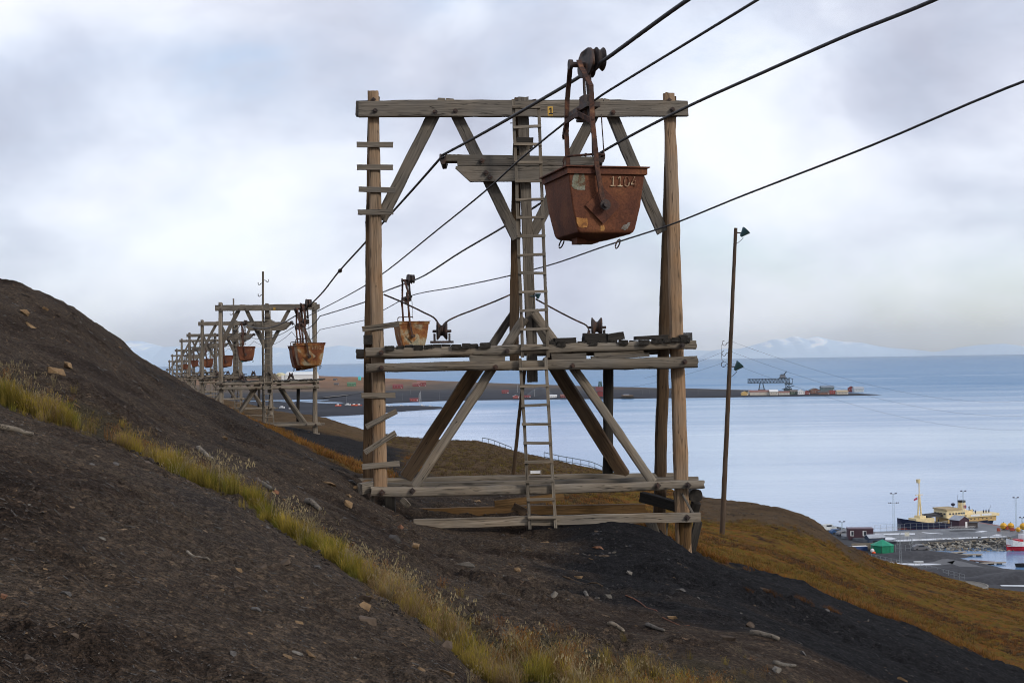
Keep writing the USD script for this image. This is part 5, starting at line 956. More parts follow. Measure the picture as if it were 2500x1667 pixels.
# quay face: rubble slope, stone by stone
RR = [rock_mat('pale_quarry_stone', (.16, .15, .13), (.34, .32, .28), 2), rock_mat('brown_quarry_stone', (.1, .085, .065), (.22, .19, .15), 2), rock_mat('dark_quarry_stone', (.05, .045, .04), (.12, .11, .1), 2)]
emb = thing('rubble_embankment', 'embankment of pale quarry stones below the quay edge', 'embankment', H(1700, 850, SEA)); eb = H(1700, 850, SEA)
r = np.random.default_rng(3)
for q in range(300):
    t, s = (q % 60) / 59 + r.uniform(-.006, .006), (q // 60) / 4 + r.uniform(-.1, .1)
    top, bot = H(1130, 800, QZ - .3) * (1 - t) + H(2200, 762, QZ - .3) * t, H(1190, 905, SEA) * (1 - t) + H(2230, 915, SEA) * t
    c = top * (1 - s) + bot * s; w = r.uniform(1.0, 1.9); m = stone_mesh(2000 + q, .75, 9); m.apply_scale((w, w, w * .8)); m.apply_translation(c - eb); obj('rubble_stone', m, RR[r.choice(3, p=[.5, .34, .16])], emb)
top, bot = [H(x, y, QZ - .9) for x, y in ((1100, 806), (1650, 786), (2210, 765))], [H(x, y, SEA - .6) for x, y in ((1180, 912), (1700, 916), (2235, 922))]
V = np.array(top + bot) - eb; obj('bed', trimesh.Trimesh(V, [(0, 3, 1), (1, 3, 4), (1, 4, 2), (2, 4, 5)], process=False), plain('dark_rock_bed', (.05, .045, .04), .9), emb)

def house(name, label, base, w, d, h, rot, wall, roof, ridge=None, wins=0, door=True, trim=None, catg='building', over=.25, group=None, along='x', win_mat=None):
    """A gabled building: local x along the front, its foot at base; ridge is the roof's extra height."""
    o = thing(name, label, catg, base, rot, group); rd = ridge if ridge is not None else h * .45
    if along == 'x': V = [(-w/2, -d/2, -1), (w/2, -d/2, -1), (w/2, d/2, -1), (-w/2, d/2, -1), (-w/2, -d/2, h), (w/2, -d/2, h), (w/2, d/2, h), (-w/2, d/2, h), (-w/2, 0, h + rd), (w/2, 0, h + rd)]
    else: V = [(-w/2, -d/2, -1), (w/2, -d/2, -1), (w/2, d/2, -1), (-w/2, d/2, -1), (-w/2, -d/2, h), (w/2, -d/2, h), (w/2, d/2, h), (-w/2, d/2, h), (0, -d/2, h + rd), (0, d/2, h + rd)]
    obj('wall', trimesh.convex.convex_hull(np.array(V, float)), wall, o)
    W, Dd, e = w / 2 + over, d / 2 + over, .12
    P = []
    for s in (-1, 1):
        if along == 'x': a, b = np.array([0, s * Dd, h - over * rd / (d / 2)]), np.array([0, -s * .05, h + rd + .02]); q = [a + [-W, 0, 0], a + [W, 0, 0], b + [W, 0, 0], b + [-W, 0, 0]]
        else: a, b = np.array([s * W, 0, h - over * rd / (w / 2)]), np.array([-s * .05, 0, h + rd + .02]); q = [a + [0, -Dd, 0], a + [0, Dd, 0], b + [0, Dd, 0], b + [0, -Dd, 0]]
        P.append(trimesh.convex.convex_hull(np.vstack([q, np.array(q) + [0, 0, e]])))
    obj('roof', cat(P), roof, o)
    wm = win_mat or plain('window_dark', (.03, .035, .045), .2)
    for k in range(wins):
        x = (k + .5) / wins * w * .9 - w * .45; f = obj('window', bx(x, -d / 2 - .03, h * .55, min(1.1, w / wins * .5), .08, h * .36), trim or plain('sign_white', (.6, .6, .6)), o); obj('pane', bx(x, -d / 2 - .08, h * .55, min(.85, w / wins * .38), .03, h * .28), wm, f)
    if door: obj('door', bx(w * .42 if wins else w * .2, -d / 2 - .04, 1.0 if h > 2.2 else h * .4, .9, .08, min(2.0, h * .8)), trim or plain('sign_white', (.6, .6, .6)), o)
    return o
def flat_house(name, label, base, w, d, h, rot, wall, roof, wins=2, doors=1, catg='building'):
    o = thing(name, label, catg, base, rot); obj('wall', bz(-w/2, w/2, -d/2, d/2, -.6, h), wall, o); obj('roof', bz(-w/2-.15, w/2+.15, -d/2-.15, d/2+.15, h, h + .18), roof, o)
    for k in range(wins): x = -w*.36 + k * w * .5; f = obj('window', bx(x, -d/2-.03, h*.5, 1.15, .06, h*.6), plain('sign_white', (.6, .6, .6)), o); obj('pane', bx(x + .12, -d/2-.07, h*.5, .75, .04, h*.48), plain('window_dark', (.03, .035, .045), .2), f)
    return o
C = lambda n, c, **k: plain(n, c, **k)
flat_house('harbour_shed', 'flat-roofed maroon shed with two white-framed windows on the quay', H(468, 752, QZ), 8.0, 4, 2.75, -.06, C('maroon_boards', (.045, .02, .03)), C('pale_maroon', (.13, .09, .11)))
house('harbour_kiosk', 'small dark maroon kiosk with grey pitched roof before the ship', H(1610, 642, QZ), 4.6, 4.4, 2.7, .5, C('maroon_boards', (.045, .02, .03)), C('light_grey_roof', (.3, .32, .36)), 1.2, 0, True, along='y')
house('harbour_kiosk', 'flat dark lean-to beside the grey-roofed kiosk', H(1735, 638, QZ), 4.0, 3, 1.6, .1, C('dark_brown_boards', (.05, .04, .04)), C('dark_roof', (.07, .07, .075)), .2, 0, False)
# green tent
tb = H(725, 925); tent = thing('green_tent', 'bright green fabric tent with a pointed roof', 'tent', tb, .3); TG = C('green_canvas', (.006, .17, .085), rough=.6); n = 8
ring = np.array([(math.cos(a) * 3.4, math.sin(a) * 3.4) for a in np.arange(n) * 2 * np.pi / n + .2])
for k in range(n):
    p, q = ring[k], ring[(k + 1) % n]; obj('wall_panel', trimesh.convex.convex_hull(np.array([(*p, -.4), (*q, -.4), (*p, 2.3), (*q, 2.3), (*(p * .985), -.4), (*(q * .985), -.4), (*(p * .985), 2.3), (*(q * .985), 2.3)])), TG, tent)
    p, q = p * 1.08, q * 1.08; obj('roof_panel', trimesh.convex.convex_hull(np.array([(*p, 2.2), (*q, 2.2), (0, 0, 3.85), (0, 0, 3.8), (*(p * .99), 2.12), (*(q * .99), 2.12)])), C('green_canvas_roof', (.01, .21, .12), rough=.55), tent)
    obj('pole', seg((*p, -.3), (*p, 2.25), .04), IRON, tent)
house('harbour_shed', 'grey pitched roof of a low shed just behind the green tent', H(640, 812), 5.5, 3.5, 1.6, .2, C('dark_blue_boards', (.03, .045, .075)), C('light_grey_roof', (.3, .32, .36)), .8, 0, False)
bs = thing('boat_shed', 'long grey wooden screen with blue tarpaulin left of the green tent', 'shed', H(480, 905), .15); obj('screen', bx(1.2, .6, 1.0, 8, .15, 2.2), W_GREY, bs); obj('tarpaulin', bx(-1, -.8, .7, 5, 1.6, 1.3), C('blue_tarpaulin', (.03, .06, .16)), bs); obj('pale_strip', bx(-1, -.8, 1.38, 5.1, 1.7, .08), C('sign_white', (.6, .6, .6)), bs)
bg = thing('cargo_bag', 'white and orange bundle standing before the green tent', 'bundle', H(615, 945), 0); m = trimesh.creation.icosphere(2, .6); m.apply_scale((1, .8, 1.1)); m.apply_translation((-.1, 0, .9)); obj('white_bag', m, C('sign_white', (.6, .6, .6)), bg, smooth=True); m = trimesh.creation.icosphere(2, .55); m.apply_scale((1.1, .8, .7)); m.apply_translation((.25, -.2, .35)); obj('orange_bag', m, C('signal_orange', (.6, .09, .03)), bg, smooth=True)
# lamp masts
def mast(label, x, yb, h, z, arms):
    o = thing('floodlight_mast', label, 'lamp mast', H(x, yb, z), 0, None); PB = C('pale_blue_steel', (.34, .42, .45))
    obj('leg', seg((-.28, 0, 0), (-.2, 0, h), .05), PB, o); obj('leg', seg((.28, 0, 0), (.2, 0, h), .05), PB, o)
    obj('lattice', cat([seg((-.27 * (-1) ** k, 0, k * h / 18), (.27 * (-1) ** k, 0, (k + 1) * h / 18), .025, 4) for k in range(18)]), PB, o)
    for z_, w in arms:
        obj('crossarm', bx(0, 0, z_, w, .08, .08), C('dark_lamp_steel', (.1, .1, .12)), o)
        for s in (-1, -.6, .6, 1): obj('floodlight', bx(s * w / 2, -.1, z_ + .22, .3, .2, .34), C('dark_lamp_steel', (.1, .1, .12)), o)
    return o
mast('tall twin-armed floodlight mast on the quay left of the ship', 858, 690, 12.6, QZ, [(12.6, 2.0), (9.4, 3.2)]); mast('floodlight mast rising behind the ship\'s funnel', 1660, 600, 11.2, QZ, [(11.2, 1.8)]); mast('floodlight mast on the quay at far right', 2262, 660, 10.4, QZ, [(10.4, 1.8)])
o = mast('short lamp mast left of the maroon shed', 262, 690, 3.2, HZ, [(3.2, 1.9)]); mast('short lamp mast at the right picture edge beyond the buoys', 2330, 650, 3.4, QZ, [(3.4, 1.6)])
# vehicles
def vehicle(label, base, rot, L, W, Hh, colour, van=False, name='parked_car', catg='car'):
    o = thing(name, label, catg, base, rot); pr = [(-L/2, .35), (-L/2, Hh * .62), (-L/2 + .15, Hh * (.97 if van else .66)), (L * .18, Hh) if van else (-L * .28, Hh), (L * .32, Hh * .62) if van else (L * .12, Hh), (L * .3, Hh * .64), (L/2, Hh * .55), (L/2, .35)]
    m = trimesh.creation.extrude_polygon(Polygon(pr).buffer(.08).buffer(-.04), W, engine='earcut'); m.apply_transform(np.array([[1, 0, 0, 0], [0, 0, -1, W / 2], [0, 1, 0, 0], [0, 0, 0, 1.]])); obj('body', m, colour, o)
    obj('window', cat([bz(-L * .2, L * .16, s * (W / 2 + .005) - .01, s * (W / 2 + .005) + .01, Hh * .66, Hh * .92) for s in (-1, 1)]), C('window_dark', (.03, .035, .045), rough=.2), o)
    for sx in (-.3, .3):
        for s in (-1, 1): obj('wheel', cyl((sx * L, s * W / 2, .33), .33, .2, 'y', 14), C('tyre', (.015, .015, .016)), o)
    return o
vehicle('pale van parked at the brow left of the maroon shed', H(105, 680), .2, 5.2, 2, 2.2, C('pale_van_paint', (.5, .52, .52)), True, 'parked_van', 'van'); vehicle('dark blue car parked beside the pale van', H(195, 715), .3, 4.4, 1.8, 1.55, C('dark_blue_paint', (.02, .06, .15), rough=.35)); vehicle('grey car parked in front of the maroon shed', H(265, 735), .5, 4.3, 1.8, 1.5, C('grey_car_paint', (.12, .12, .13), rough=.35)); vehicle('grey pickup below the rubble embankment', H(1165, 905), .1, 5.0, 1.9, 1.7, C('grey_car_paint', (.12, .12, .13), rough=.35), False, 'parked_pickup', 'pickup')
def fence(label, pix, z, h, n, rails=2):
    P = np.array([H(x, y, z) for x, y in pix]); q = smooth_path(P, n) if len(P) > 2 else P[0] + (P[1] - P[0]) * np.linspace(0, 1, n)[:, None]; b = q[0].copy(); o = thing('mesh_fence', label, 'fence', b)
    for p in q: obj('post', seg(p - b, p - b + [0, 0, h], .05, 5), C('galvanised', (.25, .27, .28)), o)
    for k in range(rails): obj('rail', tube(q - b + [0, 0, h * (1 - k * .5)], .025, 4), C('galvanised', (.25, .27, .28)), o)
fence('tall fence along the outer quay before the ship', [(640, 690), (1000, 676), (1520, 656)], QZ, 2.2, 14); fence('fence along the inner quay edge above the rubble', [(880, 806), (1500, 782), (2190, 752)], QZ, 2.0, 16); fence('fence winding along the road at the foot of the slope', [(600, 1010), (900, 1080), (1250, 1150), (1670, 1255)], HZ, 1.6, 18); fence('fence beside the green tent', [(880, 930), (980, 935), (1075, 905), (1060, 850), (900, 850)], HZ, 2.4, 9)
pw = thing('lattice_mast', 'slim lattice mast standing by the road below the tent', 'mast', H(933, 1050)); obj('mast', cat([seg((s * .25, 0, 0), (s * .2, 0, 11), .045, 4) for s in (-1, 1)] + [seg((-.25 * (-1) ** k, 0, k * .8), (.25 * (-1) ** k, 0, k * .8 + .8), .025, 4) for k in range(13)]), C('galvanised', (.25, .27, .28)), pw)
sg_ = thing('notice_board', 'square pale notice board on the quay', 'sign', H(1010, 790, QZ)); obj('panel', bx(0, 0, 1.9, 1.5, .06, 1.2), C('cream_board', (.5, .48, .4)), sg_); obj('leg', bx(0, .05, .7, .1, .08, 1.4), IRON, sg_)
gw = thing('gangway', 'pale railed gangway lying before the kiosk', 'gangway', H(1640, 682, QZ), .08); obj('deck', bx(0, 0, .45, 9, 1.2, .15), C('galvanised', (.25, .27, .28)), gw)
for s in (-1, 1): obj('handrail', cat([bx(0, s * .6, 1.35, 9, .06, .07)] + [seg((x, s * .6, .5), (x + 1.1, s * .6, 1.35), .035, 4) for x in np.arange(-4.5, 4, 1.1)]), C('pale_steel', (.4, .4, .4)), gw)
# floating jetties
def jetty(label, x0, y0, x1, y1, w, mt=None):
    a, b = H(x0, y0, SEA), H(x1, y1, SEA); d = b - a; L = np.linalg.norm(d); o = thing('floating_jetty', label, 'jetty', a, math.atan2(d[1], d[0])); obj('deck', bz(0, L, -w/2, w/2, .35, .6), mt or C('jetty_boards', (.26, .23, .19)), o); obj('float', cat([bz(x, x + 1.2, -w/2 + .1, w/2 - .1, -.3, .35) for x in np.arange(.3, L - 1.2, 2.6)]), C('tyre', (.015, .015, .016)), o); return o
jetty('upper pale floating jetty in the small-boat basin', 1500, 975, 1870, 972, 1.6); jetty('second short jetty just above the upper pale jetty', 1520, 955, 1680, 940, 1.1); j3 = jetty('lower long rust-edged jetty in the small-boat basin', 1730, 1040, 2010, 1062, 1.5, C('rusty_deck', (.16, .09, .07))); jetty('pale jetty end right of the rust-edged jetty', 1850, 1075, 2135, 1062, 1.3)
fence('wooden railing on the shore end of the jetties', [(1290, 915), (1390, 925), (1490, 955)], HZ, 1.1, 6)
db = thing('dark_dinghy', 'dark boat bow entering at the right picture edge', 'boat', H(2420, 1095, SEA), .1); obj('hull', trimesh.convex.convex_hull(np.array([(-4.6, 0, 1.1), (-4.2, 0, -.3), (-2, -1.1, 1), (-2, 1.1, 1), (2, -1.2, .9), (2, 1.2, .9), (-1, -.6, -.3), (-1, .6, -.3), (2, -.6, -.3), (2, .6, -.3)])), C('tyre', (.015, .015, .016)), db)
# buoys and gear on the quay
def ball(c, r_): m = trimesh.creation.icosphere(2, r_); m.apply_translation(c); return m
for k, (x, y, rr_, lab) in enumerate(((2118, 668, 1.15, 'leftmost yellow buoy of the row on the quay'), (2200, 665, 1.1, 'second yellow buoy, beside red gear on the quay'), (2285, 695, .8, 'small low yellow-orange buoy in the row'), (2342, 672, 1.15, 'yellow buoy at the right picture edge'))):
    o = thing('mooring_buoy', lab, 'buoy', H(x, y, QZ)); obj('float', ball((0, 0, rr_), rr_), C('buoy_yellow', (.6, .33, .03), rough=.4), o, smooth=True); obj('collar', cyl((0, 0, rr_), rr_ * 1.02, .18, 'z', 20), C('buoy_dark', (.2, .1, .03)), o); obj('mooring_eye', cyl((0, 0, rr_ * 2.0), .14, .4), IRON, o)
for x, y, w, lab in ((2120, 640, 1.1, 'dark red frame behind the leftmost yellow buoy'), (2220, 685, 1.7, 'red gear between the second and the small yellow buoy'), (2160, 672, .9, 'small red gear right of the leftmost buoy'), (2060, 692, 1.0, 'small red and white gear lying on the quay')):
    o = thing('buoy_gear', lab, 'harbour gear', H(x, y, QZ)); obj('frame', cat(bx(-w/2, 0, .6, .14, .14, 1.2), bx(w/2, 0, .6, .14, .14, 1.2), bx(0, 0, 1.1, w, .18, .18), bx(0, 0, .35, w, .5, .5)), C('gear_red', (.26, .05, .03)), o); obj('drum', cyl((0, .2, .7), .35, w * .5, 'x', 14), C('gear_red', (.26, .05, .03)), o)
strip('kerb_line', None, [(1835, 588), (1950, 606), (2060, 625), (2200, 655)], [.5, .6, .6, .5], C('kerb_red', (.35, .07, .03)), QZ + .02, None)
# crates etc
for x, y, c, lab, w in ((1105, 975, (.25, .16, .06), 'tan crate on the dark ground right of the tent', 1.6), (845, 965, (.55, .55, .55), 'white sheet lying before the tent', 2.2), (1140, 1050, (.4, .41, .42), 'pale slab pile by the road', 2.6)):
    o = thing('crate', lab, 'crate', H(x, y)); obj('box', bx(0, 0, .45 if w < 2 else .2, w, 1.1, .9 if w < 2 else .4), C('crate_' + str(x), c), o); obj('lid', bx(0, 0, .95 if w < 2 else .44, w * 1.05, 1.2, .08), C('crate_' + str(x), c), o)
pad = at(2337, 1428, 80.5); pr_ = 72 / FPX * 80.5; o = thing('tank_foundation', 'round grey concrete slab on the brow of the olive turf', 'foundation', pad); obj('slab', cyl((0, 0, -.25), pr_, .5, 'z', 48), noisy('grey_concrete', [(.3, (.085, .078, .068)), (.6, (.15, .138, .12))], 1.2, 6, 9, rough=.9), o); obj('rim', lathe([(pr_ * .97, .001), (pr_ * 1.01, .001), (pr_ * 1.01, .03), (pr_ * .97, .03), (pr_ * .97, .001)], 48), C('pale_rim', (.2, .185, .16)), o)

# ------------------------------------------------------------------ ships
def hull_mesh(st, zs):
    """st: (x, half breadth at deck, half breadth at waterline, deck height); zs: keel depth."""
    V, F = [], []
    for x, bd_, bw, dz in st: V += [(x, -bd_, dz), (x, -bw, 0.2), (x, -bw * .5, zs), (x, bw * .5, zs), (x, bw, .2), (x, bd_, dz)]
    k = 6
    for i in range(len(st) - 1):
        for j in range(k - 1): a = i * k + j; F += [(a, a + 1, a + k + 1), (a, a + k + 1, a + k)]
        a = i * k; F += [(a + 5, a, a + k), (a + 5, a + k, a + k + 5)]
    for i in (0, len(st) - 1): a = i * k; F += [(a, a + j, a + j + 1) for j in range(1, 5)]
    m = trimesh.Trimesh(np.array(V, float), F, process=False); trimesh.repair.fix_normals(m); return m
def person(parent_label, pos, coat, rot=0.0):
    J = {'h': (0, 0, 1.62), 'n': (0, 0, 1.45), 'c': (0, 0, 1.25), 'p': (0, 0, .92), 'ls': (-.19, 0, 1.38), 'rs': (.19, 0, 1.38), 'le': (-.25, .05, 1.1), 're': (.25, .05, 1.1), 'lh': (-.2, -.15, .92), 'rh': (.2, -.15, .92), 'lk': (-.11, -.02, .5), 'rk': (.11, -.02, .5), 'lf': (-.12, 0, .06), 'rf': (.12, 0, .06)}
    R_ = {'h': .11, 'n': .06, 'c': .17, 'p': .16, 'ls': .08, 'rs': .08, 'le': .06, 're': .06, 'lh': .045, 'rh': .045, 'lk': .075, 'rk': .075, 'lf': .06, 'rf': .06}
    sph = lambda k: manifold3d.Manifold.sphere(R_[k], 10).translate(J[k])
    mm = manifold3d.Manifold()
    for a, b in (('h', 'n'), ('n', 'c'), ('c', 'p'), ('ls', 'c'), ('rs', 'c'), ('ls', 'le'), ('rs', 're'), ('le', 'lh'), ('re', 'rh'), ('p', 'lk'), ('p', 'rk'), ('lk', 'lf'), ('rk', 'rf')): mm += manifold3d.Manifold.batch_hull([sph(a), sph(b)])
    o = thing('person', parent_label, 'person', pos, rot); obj('body', mm, coat, o, smooth=50); return o
a, b2 = H(905, 668 + 6, SEA), H(1985, 602, SEA); dv = a - b2; SL_ = np.linalg.norm(dv[:2]); SROT = math.atan2(dv[1], dv[0]); SO = (a + b2) / 2
CREAM = C('cream_ship_paint', (.62, .5, .28), rough=.5); NAVY = C('navy_hull_paint', (.012, .014, .035), rough=.4); WHT = C('sign_white', (.6, .6, .6))
ship = thing('passenger_ship', 'old passenger ship with navy hull, cream superstructure and tall foremast', 'ship', SO, SROT); q = SL_ / 2; u = SL_ / 230.0; UsdGeom.Xformable(ship).AddScaleOp().Set(Gf.Vec3f(1, 1, .72))
X = lambda px: q - (px + 62 * math.exp(-((px - 1420) / 240) ** 2) - 905) / 4.704 * u * 1.0          # along the ship from an enlarged print's x
hs = [(X(1990), .6, .2, 3.6), (X(1960), 2.6, 1.4, 3.3), (X(1850), 3.7, 3.0, 2.8), (X(1700), 4.1, 3.9, 2.4), (X(1500), 4.2, 4.1, 2.3), (X(1340), 4.1, 3.9, 2.4), (X(1200), 3.9, 3.2, 2.9), (X(1080), 3.3, 2.0, 4.0), (X(990), 2.2, .9, 5.0), (X(900), .25, .1, 5.9)]
st2 = [(x, y0 * .99, y1, min(z, 1.0)) for x, y0, y1, z in hs]
obj('hull', hull_mesh(hs, -1.5), NAVY, ship); obj('boot_stripe', hull_mesh([(x, w + .04, w + .03, .75) for x, _, w, z in hs], -.4), C('hull_red', (.13, .025, .015)), ship)
dk = lambda x0, x1, hw, z0, z1: bz(X(x1), X(x0), -hw, hw, z0, z1)
h1 = obj('deckhouse', dk(1345, 1960, 3.5, 2.3, 4.7), C('ochre_ship_paint', (.42, .27, .1), rough=.5), ship); obj('promenade_deck', dk(1335, 1985, 4.1, 4.7, 4.95), CREAM, ship)
for k in range(11): p = X(1380 + k * 52); f = obj('porthole', bx(p, 3.52, 3.7, .55, .06, .5), C('window_dark', (.03, .035, .045), rough=.2), h1)
obj('bulwark', cat(dk(1560, 1985, 4.12, 4.95, 6.0)), CREAM, ship); obj('canvas_dodger', cat(bz(X(1750), X(1620), 4.12, 4.2, 5.1, 6.0), bz(X(1890), X(1770), 4.12, 4.2, 5.2, 6.1)), WHT, ship); obj('stern_deck', dk(1600, 1975, 3.9, 5.2, 5.3), C('deck_grey', (.2, .19, .17)), ship)
h2 = obj('wheelhouse', dk(1330, 1545, 3.6, 4.95, 8.1), CREAM, ship); obj('wheelhouse_roof', dk(1325, 1500, 3.9, 8.6, 9.4), C('tan_canvas', (.36, .27, .15)), ship); obj('upper_bridge', dk(1335, 1500, 3.7, 8.1, 8.6), CREAM, ship)
for k in range(6): obj('pane', bx(X(1365 + k * 34), 3.62, 6.9, .75, .06, .75), C('window_dark', (.03, .035, .045), rough=.2), h2)
for k in range(4): obj('pane', bx(X(1329), -2.6 + k * 1.7, 6.9, .06, 1.1, .75), C('window_dark', (.03, .035, .045), rough=.2), h2)
fu = obj('funnel', cyl((X(1600), 0, 8.5), 1.3, 7.2, 'z', 20), CREAM, ship, smooth=30); obj('funnel_cap', cyl((X(1600), 0, 12.2), 1.36, .9, 'z', 20), C('tyre', (.015, .015, .016)), fu); obj('funnel_badge', bx(X(1612), 1.28, 9.6, 1.2, .12, 1.5), C('funnel_badge_red', (.2, .05, .06)), fu); obj('engine_casing', dk(1560, 1700, 2.2, 5, 7.6), CREAM, ship)
for x in (1695, 1705): obj('ventilator', cat(cyl((X(x), 1.5, 6.8), .35, 2.0), ball((X(x), 1.7, 7.7), .55)), C('navy_vent', (.02, .025, .05)) if x == 1705 else CREAM, ship)
obj('radar_dome', cat(ball((X(1476), 0, 10.9), .75), cyl((X(1476), 0, 9.9), .15, 1.2)), NAVY, ship, smooth=True)
obj('forecastle_house', cat(dk(1060, 1240, 2.2, 2.9, 5.3), dk(1110, 1170, 1.6, 5.3, 6.4)), CREAM, ship); obj('cargo_boom', cat(seg((X(1170), -.8, 6.6), (X(1350), -.8, 7.1), .35), seg((X(1170), .8, 6.4), (X(1350), .8, 6.9), .35), dk(1180, 1345, 1.8, 5.6, 6.3)), C('boom_dark', (.05, .05, .055)), ship)
mx = X(1135)
obj('foremast', cat(seg((mx - .9, 0, 3), (mx - .1, 0, 16.5), .3), seg((mx + .9, 0, 3), (mx + .1, 0, 16.5), .3), seg((mx, 0, 16), (mx, 0, 24), .18), bx(mx, 0, 16.6, 3.0, .5, .3)), CREAM, ship); obj('mast_ladder', cat([bx(mx, 0, z, 1.6 - z * .08, .1, .12) for z in np.arange(5, 16, 1.1)]), WHT, ship); obj('crows_nest', lathe([(0, 22.4), (.65, 22.4), (.8, 24.2), (.72, 24.2), (.6, 22.6), (0, 22.6)], 14).apply_translation((mx + .35, 0, 0)), CREAM, ship)
fl_ = np.array([(mx + .8, 0, 15.6), (mx + 2.4, 0, 14.6), (mx + 2.3, 0, 13.7), (mx + .8, 0, 14.4)]); obj('flag', trimesh.convex.convex_hull(np.vstack([fl_, fl_ + [0, .03, 0]])), C('flag_red', (.3, .05, .09)), ship)
obj('rail', cat([tube(np.array([(X(x), 3.9, z) for x, z in ((1240, 3.4), (1290, 3.4), (1340, 3.4))]), .05, 4)] + [seg((X(x), 3.9, 2.4), (X(x), 3.9, 3.4), .04, 4) for x in (1250, 1275, 1300, 1325)]), WHT, ship); obj('aerial', seg((X(1535), 0, 9), (X(1535), 0, 15.5), .05, 5), IRON, ship); obj('stern_flagstaff', seg((X(1952), 0, 6), (X(1975), 0, 9.5), .05, 5), IRON, ship); obj('stern_ring', cyl((X(1975), 2.2, 4.3), .5, .3, 'x', 12), IRON, ship)
def on_ship(px, y, z): c, s = math.cos(SROT), math.sin(SROT); return SO + [c * X(px) - s * y, s * X(px) + c * y, z * .72]
NV, DK, RD = C('dark_jacket', (.02, .025, .05)), C('black_jacket', (.02, .02, .022)), C('rust_jacket', (.25, .05, .03))
for px, mt, lab in ((1855, NV, 'person in dark jacket standing leftmost of three at the ship\'s stern'), (1885, DK, 'person in black standing between two others at the ship\'s stern'), (1918, NV, 'person in dark jacket nearest the ship\'s stern rail'), (1752, NV, 'person in blue standing amidships behind the funnel'), (1668, DK, 'person in dark clothes standing just behind the funnel')):
    person(lab, on_ship(px, 1.5, 5.3 if px > 1700 else 7.6), mt, .4)
person('person in rust jacket standing at the ship\'s lower side deck', on_ship(1270, 2.6, 2.45), DK, .2)
rb = thing('fishing_boat', 'red and white boat moored at the right picture edge', 'boat', H(2436, 900, SEA), math.radians(12)); UsdGeom.Xformable(rb).AddScaleOp().Set(Gf.Vec3f(.9, .9, .85)); V0 = [(-9.5, .2, .05, 4.6), (-8, 1.5, .7, 4.0), (-5, 2.5, 1.9, 3.4), (0, 2.8, 2.5, 3.0), (8, 2.5, 2.2, 3.0)]
obj('hull', hull_mesh([(x, (w0 + w1) / 2 + .3, w1, z * .52) for x, w0, w1, z in V0], -1), C('boat_red', (.42, .02, .035), rough=.4), rb); obj('white_strake', hull_mesh([(x, w0, (w0 + w1) / 2 + .31, z) for x, w0, w1, z in V0], .0).apply_translation((0, 0, 0)).slice_plane((0, 0, 1.7), (0, 0, 1)), WHT, rb); obj('wheelhouse', cat(bx(-2.2, 0, 4.6, 3.4, 3.4, 2.6), bx(-2.2, 0, 6.6, 1.2, 1.2, 1.6)), WHT, rb); obj('red_deck', bx(-4.5, 0, 3.8, 3.2, 3.2, .7), C('boat_red', (.42, .02, .035), rough=.4), rb); obj('rail', cat([seg((x, -2.3 + (.9 if x < -6 else 0), 3.3), (x, -2.3 + (.9 if x < -6 else 0), 4.6), .05, 4) for x in (-7.5, -6, -4.5, -3, -1.5)] + [bx(-4.5, -2.2, 4.6, 6.5, .07, .07)]), C('galvanised', (.25, .27, .28)), rb); obj('mast', seg((-1.5, 0, 6), (-1.5, 0, 11), .1), WHT, rb)

# ------------------------------------------------------------------ the low foreland across the bay, with airport hangar, coal pier and crane
FZ = SEA + 1.6; DG = lambda x, y, z=FZ: on_level(x * DS, y * DS, z)
near = [(300, 975), (560, 972), (700, 957), (735, 954), (830, 950), (890, 945), (960, 940), (1028, 936), (1024, 931), (960, 929), (890, 931), (870, 926), (960, 921), (1040, 918), (1150, 916.5), (1300, 914.5), (1400, 914), (1500, 912.5), (1640, 911), (1800, 908.5), (1960, 906.6), (2042, 904.8)]
farr = [(2030, 903.6), (1960, 900.4), (1880, 898.2), (1780, 895.5), (1640, 892), (1500, 889), (1400, 886.5), (1250, 882), (1100, 877), (950, 871), (860, 867), (735, 866), (640, 865), (500, 866), (300, 868)]
LANDM = usdkit.material(stage, LK + 'foreland_ground', {"g": ("geometry", {}), "m": ("mapping", {"scale": (.0022, .0011, .02)}), "n": ("noise_texture", {"scale": 1.0, "detail": 8.0, "roughness": .6, "distortion": .4}), "m2": ("mapping", {"scale": (.02, .008, .02)}), "n2": ("noise_texture", {"scale": 1.0, "detail": 5.0}), "at": ("attribute", {"attribute": "tundra"}), "ad": ("math", {"math_type": "add"}), "ad2": ("math", {"math_type": "multiply_add", "value2": .45, "value3": -.22}),
    "r": ("rgb_ramp", {"ramp": [(.25, (.018, .019, .026)), (.45, (.03, .029, .033)), (.55, (.06, .045, .034)), (.68, (.095, .062, .038)), (.85, (.15, .077, .036)), (1.0, (.19, .092, .038))]}), "k": ("rgb_ramp", {"ramp": [(.3, (.7,) * 3), (.7, (1.25,) * 3)]}), "x": ("mix", {"mix_type": "multiply", "fac": 1.0}), "p": ("principled_bsdf", {"roughness": .95, "specular_ior_level": .15})},
    [("g.position", "m.vector"), ("m.vector", "n.vector"), ("g.position", "m2.vector"), ("m2.vector", "n2.vector"), ("n.fac", "ad2.value1"), ("at.fac", "ad.value1"), ("ad2.value", "ad.value2"), ("ad.value", "r.fac"), ("n2.fac", "k.fac"), ("r.color", "x.color1"), ("k.color", "x.color2"), ("x.color", "p.base_color")], surface="p.BSDF")
NP = np.array([DG(x, y) for x, y in near]); FP = np.array([DG(x, y) for x, y in farr])
pg = Polygon([(p[0], p[1]) for p in np.vstack([NP, FP])]).buffer(0)
bx0, by0, bx1, by1 = pg.bounds
gx_, gy_ = np.meshgrid(np.arange(bx0, bx1, 14.0), np.arange(by0, by1, 14.0)); from shapely import contains_xy, points as spoints, distance as sdist
